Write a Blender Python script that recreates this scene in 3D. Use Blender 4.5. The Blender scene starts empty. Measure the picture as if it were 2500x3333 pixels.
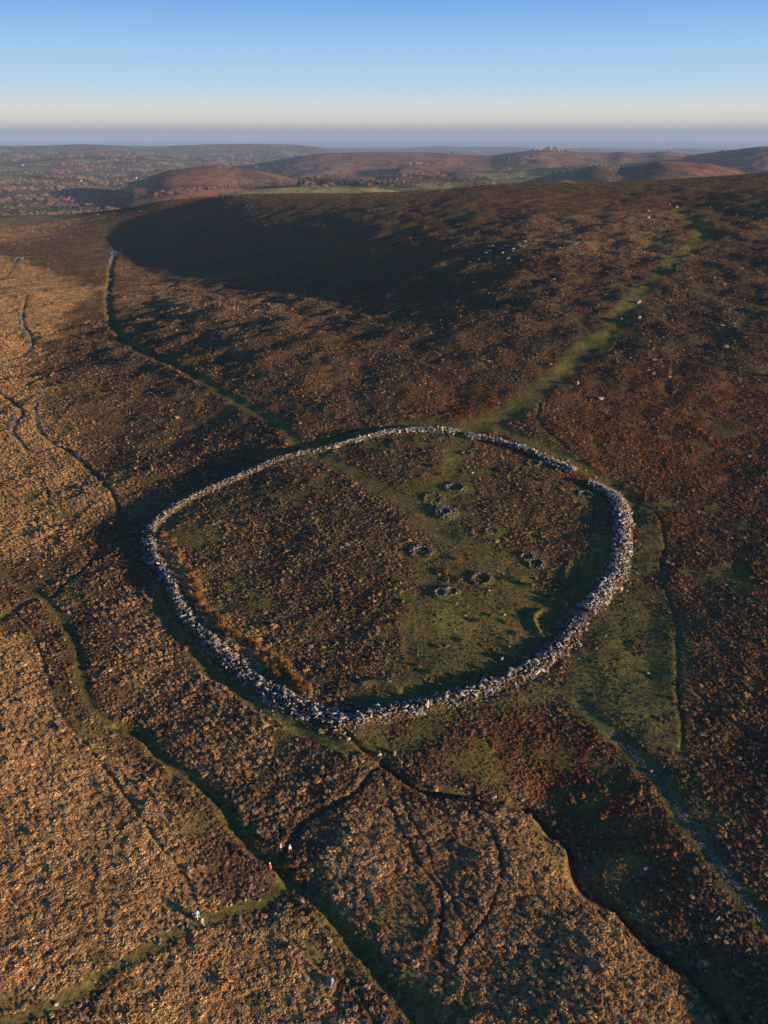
import bpy, bmesh, math, random, time
import numpy as np
from mathutils import Vector, Matrix, Euler
T0 = time.time()
random.seed(7); RNG = np.random.default_rng(7)
R_ = math.radians
sc = bpy.context.scene

# ------------------------------------------------------------------ camera
PITCH = 27.3; FPX = 1106 / math.tan(R_(35))          # working picture is 1659 x 2212
cam = bpy.data.cameras.new('camera'); camo = bpy.data.objects.new('camera', cam); sc.collection.objects.link(camo)
cam.sensor_fit = 'VERTICAL'; cam.sensor_height = 24; cam.lens = 12 / math.tan(R_(35))
cam.clip_start = 0.5; cam.clip_end = 200000
camo.location = (0, 0, 0); camo.rotation_euler = (R_(90 - PITCH), 0, 0)
sc.camera = camo
# ------------------------------------------------------------------ sky, sun, exposure
SKY_GAIN = 4.15
SUN_EL, SUN_A = 8.0, 26.0                            # elevation; degrees behind straight right
sdir = Vector((math.cos(R_(SUN_A)) * math.cos(R_(SUN_EL)), -math.sin(R_(SUN_A)) * math.cos(R_(SUN_EL)), math.sin(R_(SUN_EL))))
w = bpy.data.worlds.new('World'); sc.world = w; w.use_nodes = True
wn = w.node_tree.nodes; wl = w.node_tree.links
bg = wn['Background']; sky = wn.new('ShaderNodeTexSky'); sky.sky_type = 'NISHITA'; sky.sun_disc = False
sky.sun_elevation = R_(SUN_EL); sky.sun_rotation = math.atan2(sdir.x, sdir.y)
sky.altitude = 500; sky.air_density = 1.0; sky.dust_density = 0.6; sky.ozone_density = 1.6
# the evening sky by height above the horizon: haze band, pale rim, blue overhead; the Nishita sky stays in as a small share
wtc = wn.new('ShaderNodeTexCoord'); wsep = wn.new('ShaderNodeSeparateXYZ'); wl.new(wtc.outputs['Generated'], wsep.inputs[0])
wr = wn.new('ShaderNodeValToRGB'); wl.new(wsep.outputs[2], wr.inputs[0]); e = wr.color_ramp.elements
SKY = [(0.0,(.27,.325,.44)),(.0054,(.38,.405,.475)),(.010,(.49,.485,.52)),(.017,(.63,.60,.585)),(.030,(.62,.66,.68)),(.052,(.46,.63,.79)),(.090,(.33,.55,.83)),(.134,(.175,.41,.80)),(.3,(.06,.22,.60)),(1.0,(.03,.10,.33))]
while len(e) < len(SKY): e.new(.5)
for q, (p, c) in zip(e, SKY): q.position = p; q.color = (*c, 1)
wsc = wn.new('ShaderNodeVectorMath'); wsc.operation = 'SCALE'; wsc.inputs[3].default_value = SKY_GAIN; wl.new(wr.outputs[0], wsc.inputs[0])
wm = wn.new('ShaderNodeMix'); wm.data_type = 'RGBA'; wm.inputs[0].default_value = .015; wl.new(wsc.outputs[0], wm.inputs[6]); wl.new(sky.outputs[0], wm.inputs[7])
wl.new(wm.outputs[2], bg.inputs[0]); bg.inputs[1].default_value = 0.10
sl = bpy.data.lights.new('sun', 'SUN'); slo = bpy.data.objects.new('sun', sl); sc.collection.objects.link(slo)
sl.energy = 5.0; sl.angle = R_(0.6); sl.color = (1.0, 0.725, 0.46)
slo.rotation_euler = sdir.to_track_quat('Z', 'Y').to_euler()
sc.view_settings.view_transform = 'Standard'; sc.view_settings.look = 'None'
sc.view_settings.exposure = 1.3; sc.view_settings.gamma = 1; sc.view_settings.use_curve_mapping = False
sc.cycles.volume_bounces = 0; sc.cycles.max_bounces = 5; sc.cycles.diffuse_bounces = 2
sc.cycles.use_denoising = True

# ------------------------------------------------------------------ noise
def _hash(ix, iy, seed):
    h = (ix.astype(np.uint32) * np.uint32(374761393) + iy.astype(np.uint32) * np.uint32(668265263) + np.uint32(seed) * np.uint32(2246822519))
    h = (h ^ (h >> np.uint32(13))) * np.uint32(1274126177)
    return h ^ (h >> np.uint32(16))
def perlin(x, y, seed=0):
    x = np.asarray(x, np.float64); y = np.asarray(y, np.float64)
    x0 = np.floor(x).astype(np.int64); y0 = np.floor(y).astype(np.int64)
    fx = (x - x0).astype(np.float32); fy = (y - y0).astype(np.float32)
    def g(ix, iy, dx, dy):
        a = (_hash(ix & 0xffffffff, iy & 0xffffffff, seed) & np.uint32(0xffff)).astype(np.float32) * np.float32(2 * math.pi / 65536)
        return np.cos(a) * dx + np.sin(a) * dy
    u = fx * fx * fx * (fx * (fx * 6 - 15) + 10); v = fy * fy * fy * (fy * (fy * 6 - 15) + 10)
    a = g(x0, y0, fx, fy); b = g(x0 + 1, y0, fx - 1, fy); c = g(x0, y0 + 1, fx, fy - 1); d = g(x0 + 1, y0 + 1, fx - 1, fy - 1)
    return (a + (b - a) * u + (c - a) * v + (a - b - c + d) * u * v) * 1.5
def fbm(x, y, scale, octv=4, seed=0, gain=0.5):
    s = 0; a = 1.0; f = 1.0 / scale; n = 0
    for i in range(octv):
        s = s + a * perlin(np.asarray(x) * f + 17.3 * i, np.asarray(y) * f - 9.1 * i, seed + i * 31); n += a
        a *= gain; f *= 2.03
    return s / n
def sstep(a, b, x):
    t = np.clip((x - a) / (b - a), 0, 1); return t * t * (3 - 2 * t)

# ------------------------------------------------------------------ pixel ray -> azimuth, elevation
cP, sP = math.cos(R_(PITCH)), math.sin(R_(PITCH))
def ray(px, py):
    X = (np.asarray(px, float) - 829.5) / FPX; Y = (1106 - np.asarray(py, float)) / FPX
    dx = X; dy = cP + Y * sP; dz = -sP + Y * cP
    return np.arctan2(dx, dy), np.arctan2(dz, np.hypot(dx, dy))

# near ground control heights: (picture x, picture y, height)
CTL = [(-350,2212,-94),(0,2212,-97),(400,2212,-100),(830,2212,-101.5),(1250,2212,-100),(1659,2212,-101),(2000,2212,-98.5),
 (-350,1850,-95),(0,1850,-97.8),(300,1850,-99.8),(600,1850,-101.5),(900,1850,-100.2),(1200,1850,-99.8),(1400,1850,-98.5),(1659,1850,-97),(2000,1850,-94.5),
 (-350,1590,-97),(0,1590,-99.3),(300,1600,-101.3),(740,1590,-99),(1200,1590,-97.5),(1659,1590,-94.5),
 (0,1300,-100.6),(330,1200,-98),(800,1200,-94.3),(1250,1250,-93),(1659,1250,-90),
 (-350,1000,-99),(0,925,-101),(400,925,-97),(900,925,-89),(1300,960,-87.5),(1659,925,-84),
 (-350,720,-100),(0,720,-104.5),(200,720,-101.5),(600,720,-89.5),(1000,720,-82),(1300,720,-77),(1659,720,-72),
 (0,590,-111),(230,565,-114),(330,575,-115.5),(450,560,-106),(560,560,-98),(700,560,-92),(850,560,-82.5),(1000,560,-74.5),(420,640,-101),(1150,560,-69.5),(1300,560,-67.5),(1659,560,-63),
 (-200,500,-124),(0,525,-121),(0,495,-122),(110,520,-118),(220,505,-113.5),(340,500,-112),(500,500,-93),(800,500,-75.5),(1100,500,-65.5),(1400,480,-58),(1659,480,-53),
 (0,464,-123),(220,455,-108),(350,432,-84),(500,424,-74),(650,421,-69),(800,418,-66),(930,412,-63),(1030,402,-59),(1100,396,-57),(1400,390,-52.5),(1659,374,-45),(2000,360,-38)]
pts, zz = [], []
for px, py, z in CTL:
    a, e = ray(px, py); pts.append((a, math.log(z / math.tan(e)))); zz.append(z)
for azd, r, z in [(-24,1900,-170),(-16,1480,-128),(-9,1400,-108),(0,1400,-102),(9,1450,-97),(18,1500,-90),(28,1600,-75),
                  (-30,3000,-210),(-15,2400,-190),(0,2400,-190),(15,2500,-180),(32,2800,-160),
                  (-60,60,-92),(-60,250,-88),(-60,900,-80),(-100,100,-88),(-160,120,-92),(160,120,-92),(100,100,-94),(60,80,-96.5),(60,250,-86),(60,700,-68),(100,400,-66),
                  (-110,700,-80),(150,700,-85),(-160,700,-80),(0,40,-101.5),(0,8,-101.5),(-90,10,-101.5),(90,10,-101.5),(180,10,-101.5),
                  (-40,3000,-200),(90,2500,-120),(-100,2500,-150),(170,2500,-150),(-170,2500,-150)]:
    pts.append((R_(azd), math.log(r))); zz.append(z)
CU = np.array(pts); CZ = np.array(zz, float)
KA, KR = 2.2, 1.0
def _uv(a, lr): return np.asarray(a) * KA, np.asarray(lr) * KR
def _rbf_mat(u, v, cu, cv):
    d2 = (u[..., None] - cu) ** 2 + (v[..., None] - cv) ** 2
    return 0.5 * d2 * np.log(d2 + 1e-9)
cu, cv = _uv(CU[:, 0], CU[:, 1]); n = len(cu)
A = np.zeros((n + 3, n + 3)); A[:n, :n] = _rbf_mat(cu, cv, cu, cv) + np.eye(n) * 0.004
A[:n, n] = 1; A[:n, n+1] = cu; A[:n, n+2] = cv; A[n:, :n] = A[:n, n:].T; NC = n
sol = np.linalg.solve(A, np.concatenate([CZ, np.zeros(3)]))
def near_z(a, lr):
    u, v = _uv(a, lr); sh = np.broadcast(u, v).shape
    u = np.broadcast_to(u, sh).ravel().astype(np.float32); v = np.broadcast_to(v, sh).ravel().astype(np.float32)
    out = np.empty(u.size, np.float32)
    for s in range(0, u.size, 40000):
        uu, vv = u[s:s+40000], v[s:s+40000]
        out[s:s+40000] = _rbf_mat(uu, vv, cu.astype(np.float32), cv.astype(np.float32)) @ sol[:NC].astype(np.float32) + sol[NC] + sol[NC+1] * uu + sol[NC+2] * vv
    return out.reshape(sh)
def W(P):
    """picture points -> points of the bare ground, by marching each sight line to the terrain"""
    P = np.atleast_2d(np.array([p[:2] for p in P], float))
    a, e = ray(P[:, 0], P[:, 1]); rr = np.exp(np.linspace(math.log(30), math.log(2200), 700))
    z = near_z(a[:, None], np.log(rr)[None, :]); d = z - rr[None, :] * np.tan(e)[:, None]
    hit = d > 0; i = np.where(hit.any(1), hit.argmax(1), len(rr) - 1); i = np.maximum(i, 1)
    k = np.arange(len(P)); d0, d1 = d[k, i-1], d[k, i]; t = np.clip(-d0 / (d1 - d0 + 1e-9), 0, 1)
    r = rr[i-1] + (rr[i] - rr[i-1]) * t
    return np.stack([r * np.sin(a), r * np.cos(a)], 1)
def smooth(P, step=1.5):
    """Catmull-Rom through the world points, resampled"""
    P = np.asarray(P, float); Q = np.vstack([2 * P[0] - P[1], P, 2 * P[-1] - P[-2]]); out = []
    for i in range(1, len(Q) - 2):
        p0, p1, p2, p3 = Q[i-1], Q[i], Q[i+1], Q[i+2]; m = max(2, int(np.linalg.norm(p2 - p1) / step))
        t = np.linspace(0, 1, m, endpoint=False)[:, None]
        out.append(0.5 * (2*p1 + (p2-p0)*t + (2*p0 - 5*p1 + 4*p2 - p3)*t*t + (-p0 + 3*p1 - 3*p2 + p3)*t**3))
    return np.vstack(out + [P[-1:]])

# ------------------------------------------------------------------ traced lines (picture points, turned into ground points)
WALL = [(698,970,3.4),(748,955,3.4),(802,943,3.6),(830,937,3.6),(884,931,3.6),(937,931,3.8),(975,934,4.0),(995,938,4.4),
 (1013,943,4.6),(1045,948,4.0),(1089,959,3.8),(1128,971,4.0),(1171,989,4.0),(1207,1007,4.0),(1243,1022,3.6),(1272,1045,3.2),(1301,1056,4.4),
 (1328,1074,5.0),(1343,1104,5.2),(1346,1140,5.0),(1342,1184,5.0),(1334,1234,5.2),(1321,1255,5.2),(1298,1282,5.0),(1276,1312,5.0),(1258,1330,5.2),(1247,1346,5.6),
 (1225,1379,5.6),(1197,1408,5.0),(1153,1438,4.8),(1100,1467,4.6),(1045,1487,4.6),(991,1505,4.4),(937,1519,4.2),(884,1533,4.0),(838,1542,4.2),(785,1553,5.0),
 (745,1560,5.8),(695,1545,5.2),(651,1530,4.6),(605,1506,4.3),(558,1477,4.1),(515,1445,4.0),(479,1416,3.8),(450,1384,3.4),(417,1348,3.0),(392,1317,3.2),
 (379,1292,4.6),(368,1262,4.8),(345,1224,4.0),(329,1195,3.6),(320,1166,4.0),(324,1144,3.8),(342,1122,3.6),(371,1101,3.4),(406,1080,3.0),(453,1058,2.8),
 (500,1038,2.8),(550,1017,3.0),(604,995,3.2),(658,978,3.4)]
wxy = W(WALL); 
def wall_sec(i0, i1, trim0=0, trim1=0):
    idx = list(range(i0, i1 + 1)) if i1 >= i0 else list(range(i0, len(WALL))) + list(range(0, i1 + 1))
    idx = idx + ([0] if i0 == 25 else [])
    P = smooth(wxy[idx], 0.5); wd = np.interp(np.linspace(0, len(idx) - 1, len(P)), range(len(idx)), [WALL[i][2] for i in idx])
    L = np.concatenate([[0], np.cumsum(np.linalg.norm(np.diff(P, axis=0), axis=1))]); m = (L >= trim0) & (L <= L[-1] - trim1)
    return P[m], wd[m] * .98
SECS = [
 ('stone_wall','long tumbled granite wall along the south and west of the enclosure, widest at its bottom corner', wall_sec(25, 60, 1.2, 0.3), 1.25),
 ('stone_wall','low stretch of tumbled wall at the top left of the enclosure, between the path gap and the narrow gateway', wall_sec(0, 7, 0.5, 0.8), 1.1),
 ('stone_wall','heather-choked wall at the top right of the enclosure, running from the narrow gateway to the breach', wall_sec(7, 14, 1.2, 0.5), 1.1),
 ('stone_wall','broad tumbled granite wall on the right side of the enclosure, ending at the paved entrance', wall_sec(15, 25, 0.0, 1.3), 1.5),
]
HUTS = [  # (px, py, outer radius m, wall width m, height, name key)
 (962,1109,3.3,1.9,1.25,1.0,'tallest hut circle, a high thick ring of granite below the two upper ones'),
 (983,1055,3.2,0.9,0.7,0.85,'ring of small upright stones with a grassy interior, farthest of the upper cluster'),
 (936,1078,3.3,1.0,0.6,0.7,'low overgrown hut circle just left of the farthest ring, half buried in grass'),
 (911,1191,3.2,1.1,0.75,1.0,'hut circle of loose slabs at the heather edge, left of the green path'),
 (1040,1250,2.9,0.8,0.85,1.0,'clean round hut circle of upright stones standing in open green grass'),
 (1139,1203,2.0,0.6,0.6,1.0,'smaller upper ring of the joined pair of hut circles nearer the right wall'),
 (1158,1217,2.3,0.7,0.65,1.0,'larger lower ring of the joined pair of hut circles nearer the right wall'),
 (953,1283,2.2,0.8,0.7,1.0,'hut circle filled with brown heather, left of the clean round ring'),
 (976,1279,2.0,0.7,0.65,0.9,'small broken hut circle beside the heather-filled one'),
 (1264,1069,2.3,0.6,0.7,0.95,'hut circle built against the inside of the right wall near the breach'),
 (1153,1002,2.3,0.6,0.6,0.7,'half ring of stones tucked below the top right wall'),
 (1009,982,2.0,0.6,0.5,0.6,'ruined small ring of stones just inside the narrow gateway'),
 (1062,1149,2.3,0.7,0.4,0.5,'flattened ring of scattered stones in heather right of the middle path'),
]
hxy = W([(h[0], h[1]) for h in HUTS])
def L_(pts): return smooth(W(pts), 1.5)
# gullies and trails: line, half width, depth, green amount, bare soil amount, keep-out half width for bushes
LINES = {
 'wet_strip_left': (L_([(-60,1225),(0,1240),(84,1282),(134,1340),(168,1405),(179,1464),(196,1520),(238,1559),(280,1576)]), 1.3, .3, .6, .1, .6),
 'gully_left': (L_([(250,1565),(280,1576),(314,1596),(350,1634),(420,1680),(472,1731),(512,1791),(552,1835),(600,1862),(628,1900),(663,1920),(695,1945),(730,1985),(765,2032),(801,2073),(837,2121),(885,2164),(915,2230)]), 1.3, 0.85, 0.75, 0.2, 0.75),
 'stream_right': (L_([(823,1644),(864,1673),(912,1698),(960,1705),(1010,1706),(1063,1722),(1127,1730),(1167,1754),(1195,1786),(1235,1814),(1243,1878),(1275,1918),(1335,1950),(1379,1998),(1427,2046),(1495,2094),(1555,2166),(1600,2230)]), 1.0, 1.1, 0.1, 0.6, 0.6),
 'stream_mid': (L_([(823,1644),(804,1666),(778,1705),(743,1730),(701,1749),(660,1769),(644,1791),(624,1820),(602,1850)]), 0.8, 0.5, 0.0, 0.8, 0.55),
 'spring': (L_([(745,1580),(765,1597),(790,1620),(823,1644)]), 0.8, 0.5, 0.1, 0.8, 0.7),
 'path_low_left': (L_([(620,1880),(590,1925),(560,1945),(500,1965),(440,1990),(400,2010),(340,2040),(250,2090),(150,2150),(60,2200),(-60,2240)]), 1.1, 0.03, .8, 0.0, 0.7),
 'track_right': (L_([(1255,1520),(1275,1542),(1315,1578),(1355,1614),(1395,1654),(1435,1694),(1467,1750),(1507,1802),(1547,1858),(1579,1898),(1611,1942),(1665,2004),(1740,2080)]), 1.7, 0.2, 1.0, 0.0, 1.5),
 'path_right_edge': (L_([(1167,870),(1164,914),(1211,957),(1261,997),(1298,1029),(1348,1069),(1420,1110),(1435,1180),(1430,1230),(1445,1290),(1460,1350),(1463,1450),(1472,1560),(1470,1620)]), 0.6, 0.14, 0.45, 0.3, 0.5),
 'path_top_left': (L_([(690,985),(660,958),(640,950),(600,910),(552,886),(500,858),(452,830),(408,806)]), 2.6, 0.3, 0.8, 0.0, 1.7),
 'gully_top_left': (L_([(430,816),(408,806),(360,782),(312,758),(272,730),(248,702),(236,674),(234,646),(234,626),(238,602),(240,574),(250,542),(236,515)]), 2.3, 1.3, 0.45, 0.3, 1.3),
 'path_top_right': (L_([(995,930),(1040,915),(1075,906),(1127,870),(1167,842),(1219,802),(1267,750),(1315,718),(1343,678),(1375,638),(1415,598),(1455,566),(1495,538),(1511,510),(1499,486),(1479,466),(1467,446)]), 5.4, 0.3, 0.85, 0.0, 3.2),
 'path_far': (L_([(1300,448),(1380,446),(1467,441),(1560,436),(1680,428)]), 3.0, 0.0, 0.2, 0.35, 2.0),
 'rim_top': (L_([(640,955),(700,958),(780,935),(880,919),(1000,921),(1075,925),(1130,950),(1180,968),(1240,995),(1290,1030),(1345,1062),(1375,1120)]), 2.6, 0.35, 0.8, 0.05, 1.8),
 'rim_left': (L_([(270,1125),(310,1112),(345,1085),(400,1058),(480,1024),(560,992),(640,962)]), 1.8, 0.5, 0.35, 0.35, 1.6),
 'rim_bottom': (L_([(330,1250),(345,1310),(371,1357),(417,1400),(450,1444),(500,1478),(550,1517),(605,1548),(651,1579),(700,1600),(760,1625)]), 1.3, 0.35, 0.85, 0.1, 1.1),
 'inside_path': (L_([(700,985),(760,1020),(830,1060),(880,1090),(923,1126),(973,1169),(1031,1190),(1060,1225),(1099,1255),(1160,1300),(1240,1335)]), 3.0, 0.1, 0.7, 0.0, 1.4),
 'inside_path_gate': (L_([(1001,948),(985,985),(968,1030),(960,1060)]), 3.4, 0.1, 0.9, 0.0, 2.4),
 'trail_inside': (L_([(890,1430),(880,1390),(895,1330),(900,1290)]), .8, 0.03, 0.6, 0.2, 0.9),
 'trail_a': (L_([(823,1660),(842,1737),(871,1800),(912,1874),(944,1906),(962,1960),(950,2030),(960,2120)]), 0.55, 0.14, 0.25, 0.55, 0.37),
 'trail_b': (L_([(865,1680),(880,1759),(922,1816),(935,1874),(970,1920),(1000,1990)]), 0.4, 0.08, 0.1, 0.55, 0.28),
 'trail_c': (L_([(985,1735),(1027,1758),(1067,1806),(1083,1870),(1067,1946),(1035,2006),(995,2050),(985,2090)]), 0.35, 0.17, 0.0, 0.73, 0.33),
 'trail_d': (L_([(20,1300),(67,1368),(92,1427),(112,1475),(123,1531),(154,1567),(196,1620),(224,1659),(280,1735),(340,1819),(384,1867),(412,1915),(424,1950)]), 0.5, 0.08, 0.2, 0.45, 0.41),
 'trail_e': (L_([(0,1870),(90,1835),(180,1815),(260,1790),(300,1770)]), 0.3, 0.07, 0.0, 0.28, 0.21),
 'trail_f': (L_([(640,1940),(700,1990),(740,2060),(760,2120),(790,2170),(820,2230)]), 0.4, 0.10, 0.5, 0.14, 0.28),
 'trail_g': (L_([(764,1625),(775,1655),(760,1690),(720,1720),(600,1760),(540,1775)]), 0.35, 0.07, 0.1, 0.55, 0.28),
 'trail_h': (L_([(100,1050),(125,1170),(135,1230),(120,1290)]), 0.5, 0.05, 0.2, 0.2, 0.25),
 'trail_i': (L_([(260,1120),(220,1180),(190,1220),(150,1250),(110,1290)]), 0.9, 0.3, 0.3, 0.4, 0.8),
 'trail_j': (L_([(0,1340),(40,1310),(80,1290)]), 1.2, 0.2, 0.8, 0.0, 0.9),
 'trail_k': (L_([(60,830),(120,800),(200,775)]), 1.6, 0.8, 0.4, 0.2, 1.2),
 'bog_a': (L_([(60,640),(50,690),(70,735),(40,765),(0,775)]), 1.0, 0.28, .2, .5, .9), 'bog_b': (L_([(0,850),(30,870),(50,900),(30,935),(70,975),(130,965),(180,1000),(240,1060),(265,1120)]), 1.0, 0.28, .25, .5, .9),
 'bog_c': (L_([(75,880),(90,935),(120,960)]), .8, 0.22, .2, .5, .7), 'bog_d': (L_([(40,560),(20,590),(0,600)]), 2.0, 0.22, .2, .5, 1.2),
 'trail_l': (L_([(1700,1660),(1640,1600),(1560,1540),(1500,1490)]), 0.5, 0.2, 0.3, 0.2, 0.4),
}
AREAS = {  # soft areas: kind -> list of (outline, strength, softness m)
 'green': [([(1350,1060),(1400,1090),(1425,1180),(1430,1260),(1455,1340),(1468,1450),(1478,1590),(1480,1680),(1420,1620),(1340,1570),(1250,1545),(1150,1530),(1080,1520),(1000,1545),(930,1600),(880,1640),(820,1630),(775,1595),(850,1560),(1000,1520),(1120,1480),(1200,1430),(1270,1350),(1330,1260),(1365,1180),(1365,1100)], .9, 2.5),
           ([(850,1060),(960,1020),(1010,1040),(1020,1100),(1010,1140),(1060,1190),(1120,1210),(1200,1225),(1270,1190),(1290,1120),(1290,1080),(1330,1090),(1330,1200),(1300,1270),(1240,1330),(1190,1390),(1100,1450),(950,1505),(820,1525),(760,1500),(850,1450),(870,1400),(890,1330),(880,1280),(940,1240),(960,1190),(900,1140)], .9, 2.5),
           ([(370,1150),(430,1135),(500,1165),(440,1185),(390,1180)], .8, 2), ([(640,1340),(760,1330),(830,1400),(760,1440),(660,1400)], .35, 4),
           ([(60,1235),(150,1230),(190,1240),(140,1300),(90,1300)], .6, 3), ([(100,1370),(160,1390),(185,1480),(210,1550),(290,1585),(200,1600),(140,1520),(120,1440)], .52, 3),
           ([(200,1010),(270,1000),(285,1030),(230,1050)], .7, 4), ([(690,1980),(760,2040),(840,2130),(920,2230),(1010,2230),(930,2150),(860,2080),(780,2000)], .75, 1.2),
           ([(870,1640),(1000,1610),(1100,1640),(1110,1720),(1060,1700),(960,1660)], .6, 1.5),
           ([(1110,1600),(1140,1540),(1150,1600),(1130,1700),(1180,1760),(1300,1800),(1420,1960),(1560,2120),(1600,2200),(1500,2090),(1350,1980),(1200,1850),(1120,1720)], .55, 2)],
 'rust':  [([(880,870),(960,820),(1060,830),(1110,870),(1060,902),(940,915)], .8, 6), ([(1190,880),(1300,790),(1500,780),(1700,850),(1700,1150),(1480,1150),(1440,1110),(1330,1020),(1230,940)], .75, 10),
           ([(1030,1570),(1100,1540),(1280,1570),(1350,1650),(1450,1760),(1530,1880),(1500,2000),(1400,1930),(1250,1780),(1130,1700),(950,1640)], .8, 2),
           ([(1480,1150),(1700,1150),(1700,1900),(1600,1850),(1500,1700),(1480,1400)], .45, 4), ([(850,1740),(1000,1740),(1200,1850),(1300,1960),(1450,2100),(1600,2300),(950,2300),(880,2100),(860,1900)], .5, 2),
           ([(950,440),(1700,400),(1700,430),(1200,450)], .8, 12)],
 'gold':  [([(-300,1330),(60,1370),(110,1480),(170,1590),(300,1700),(420,1860),(440,1960),(300,2050),(100,2150),(-300,2400)], 1.0, 2.5),
           ([(-100,2330),(300,2100),(450,2010),(620,1960),(700,2050),(780,2300)], .75, 1.5),
           ([(850,1720),(1000,1740),(1120,1755),(1220,1850),(1300,1960),(1450,2090),(1600,2300),(950,2300),(880,2100),(720,1960),(690,1860),(760,1770)], .62, 1.5),
           ([(-300,540),(0,550),(120,590),(210,622),(120,690),(60,780),(90,870),(150,960),(210,1030),(255,1100),(150,1160),(60,1180),(-300,1250)], .95, 8),
           ([(-300,455),(0,462),(190,470),(60,520),(-300,530)], .8, 30), ([(250,560),(420,600),(640,660),(560,700),(330,690),(260,640)], .3, 20),
           ([(600,1480),(700,1760),(560,1800),(420,1660),(260,1500),(200,1300),(260,1250)], .3, 4),
           ([(1140,470),(1400,450),(1500,470),(1480,560),(1250,560),(1100,520)], .35, 12), ([(340,1165),(400,1200),(470,1300),(640,1450),(690,1510),(620,1490),(440,1350),(360,1230)], .8, 1.2)],
}
for k in AREAS: AREAS[k] = [(W(p), s, f) for p, s, f in AREAS[k]]
def _bb(X, Y, P, m): return (X > P[:, 0].min() - m) & (X < P[:, 0].max() + m) & (Y > P[:, 1].min() - m) & (Y < P[:, 1].max() + m)
def pdist(x, y, P, signed=False):
    best = np.full(x.shape, 1e9, np.float32); side = np.zeros(x.shape, np.float32)
    x = x.astype(np.float32); y = y.astype(np.float32); P = P.astype(np.float32)
    for i in range(len(P) - 1):
        ax, ay = P[i]; bx, by = P[i+1]; ux, uy = bx-ax, by-ay; L2 = ux*ux + uy*uy + 1e-9
        px = x - ax; py = y - ay; t = np.clip((px*ux + py*uy) / L2, 0, 1)
        d = (px - t*ux)**2 + (py - t*uy)**2; m = d < best
        best = np.where(m, d, best)
        if signed: side = np.where(m, np.sign(ux*py - uy*px), side)
    d = np.sqrt(best); return (d, side) if signed else d
def pdist_culled(X, Y, P, lim):
    """distance to a long line, computed chunk by chunk only near it"""
    out = np.full(X.shape, 1e9, np.float32)
    for i in range(0, len(P) - 1, 12):
        Q = P[i:i+13]
        if len(Q) < 2: break
        m = _bb(X, Y, Q, lim)
        if m.any(): out[m] = np.minimum(out[m], pdist(X[m], Y[m], Q))
    return out
def inside(x, y, P):
    c = np.zeros(x.shape, bool); n = len(P); j = n - 1
    for i in range(n):
        xi, yi = P[i]; xj, yj = P[j]
        c ^= ((yi > y) != (yj > y)) & (x < (xj - xi) * (y - yi) / (yj - yi + 1e-12) + xi); j = i
    return c

# ------------------------------------------------------------------ the ground grid (rings round the camera's foot)
azd = np.concatenate([np.linspace(-180, -60, 22)[:-1], np.linspace(-60, -34, 16)[:-1], np.linspace(-34, 34, 700), np.linspace(34, 60, 16)[1:], np.linspace(60, 180, 22)[1:]])
rr = np.concatenate([np.exp(np.linspace(math.log(4), math.log(46), 14))[:-1], np.exp(np.linspace(math.log(46), math.log(1150), 980)), np.exp(np.linspace(math.log(1150), math.log(9000), 270))[1:], np.exp(np.linspace(math.log(9000), math.log(62000), 60))[1:]])
AZ = np.radians(azd); LR = np.log(rr); NA, NR = len(AZ), len(rr)
X = (rr[:, None] * np.sin(AZ)[None]).astype(np.float64); Y = (rr[:, None] * np.cos(AZ)[None]).astype(np.float64)
NRn = int(np.searchsorted(rr, 2600))
Z = np.full((NR, NA), -200.0, np.float32)
Z[:NRn] = near_z(AZ[None, :], LR[:NRn, None])
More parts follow.
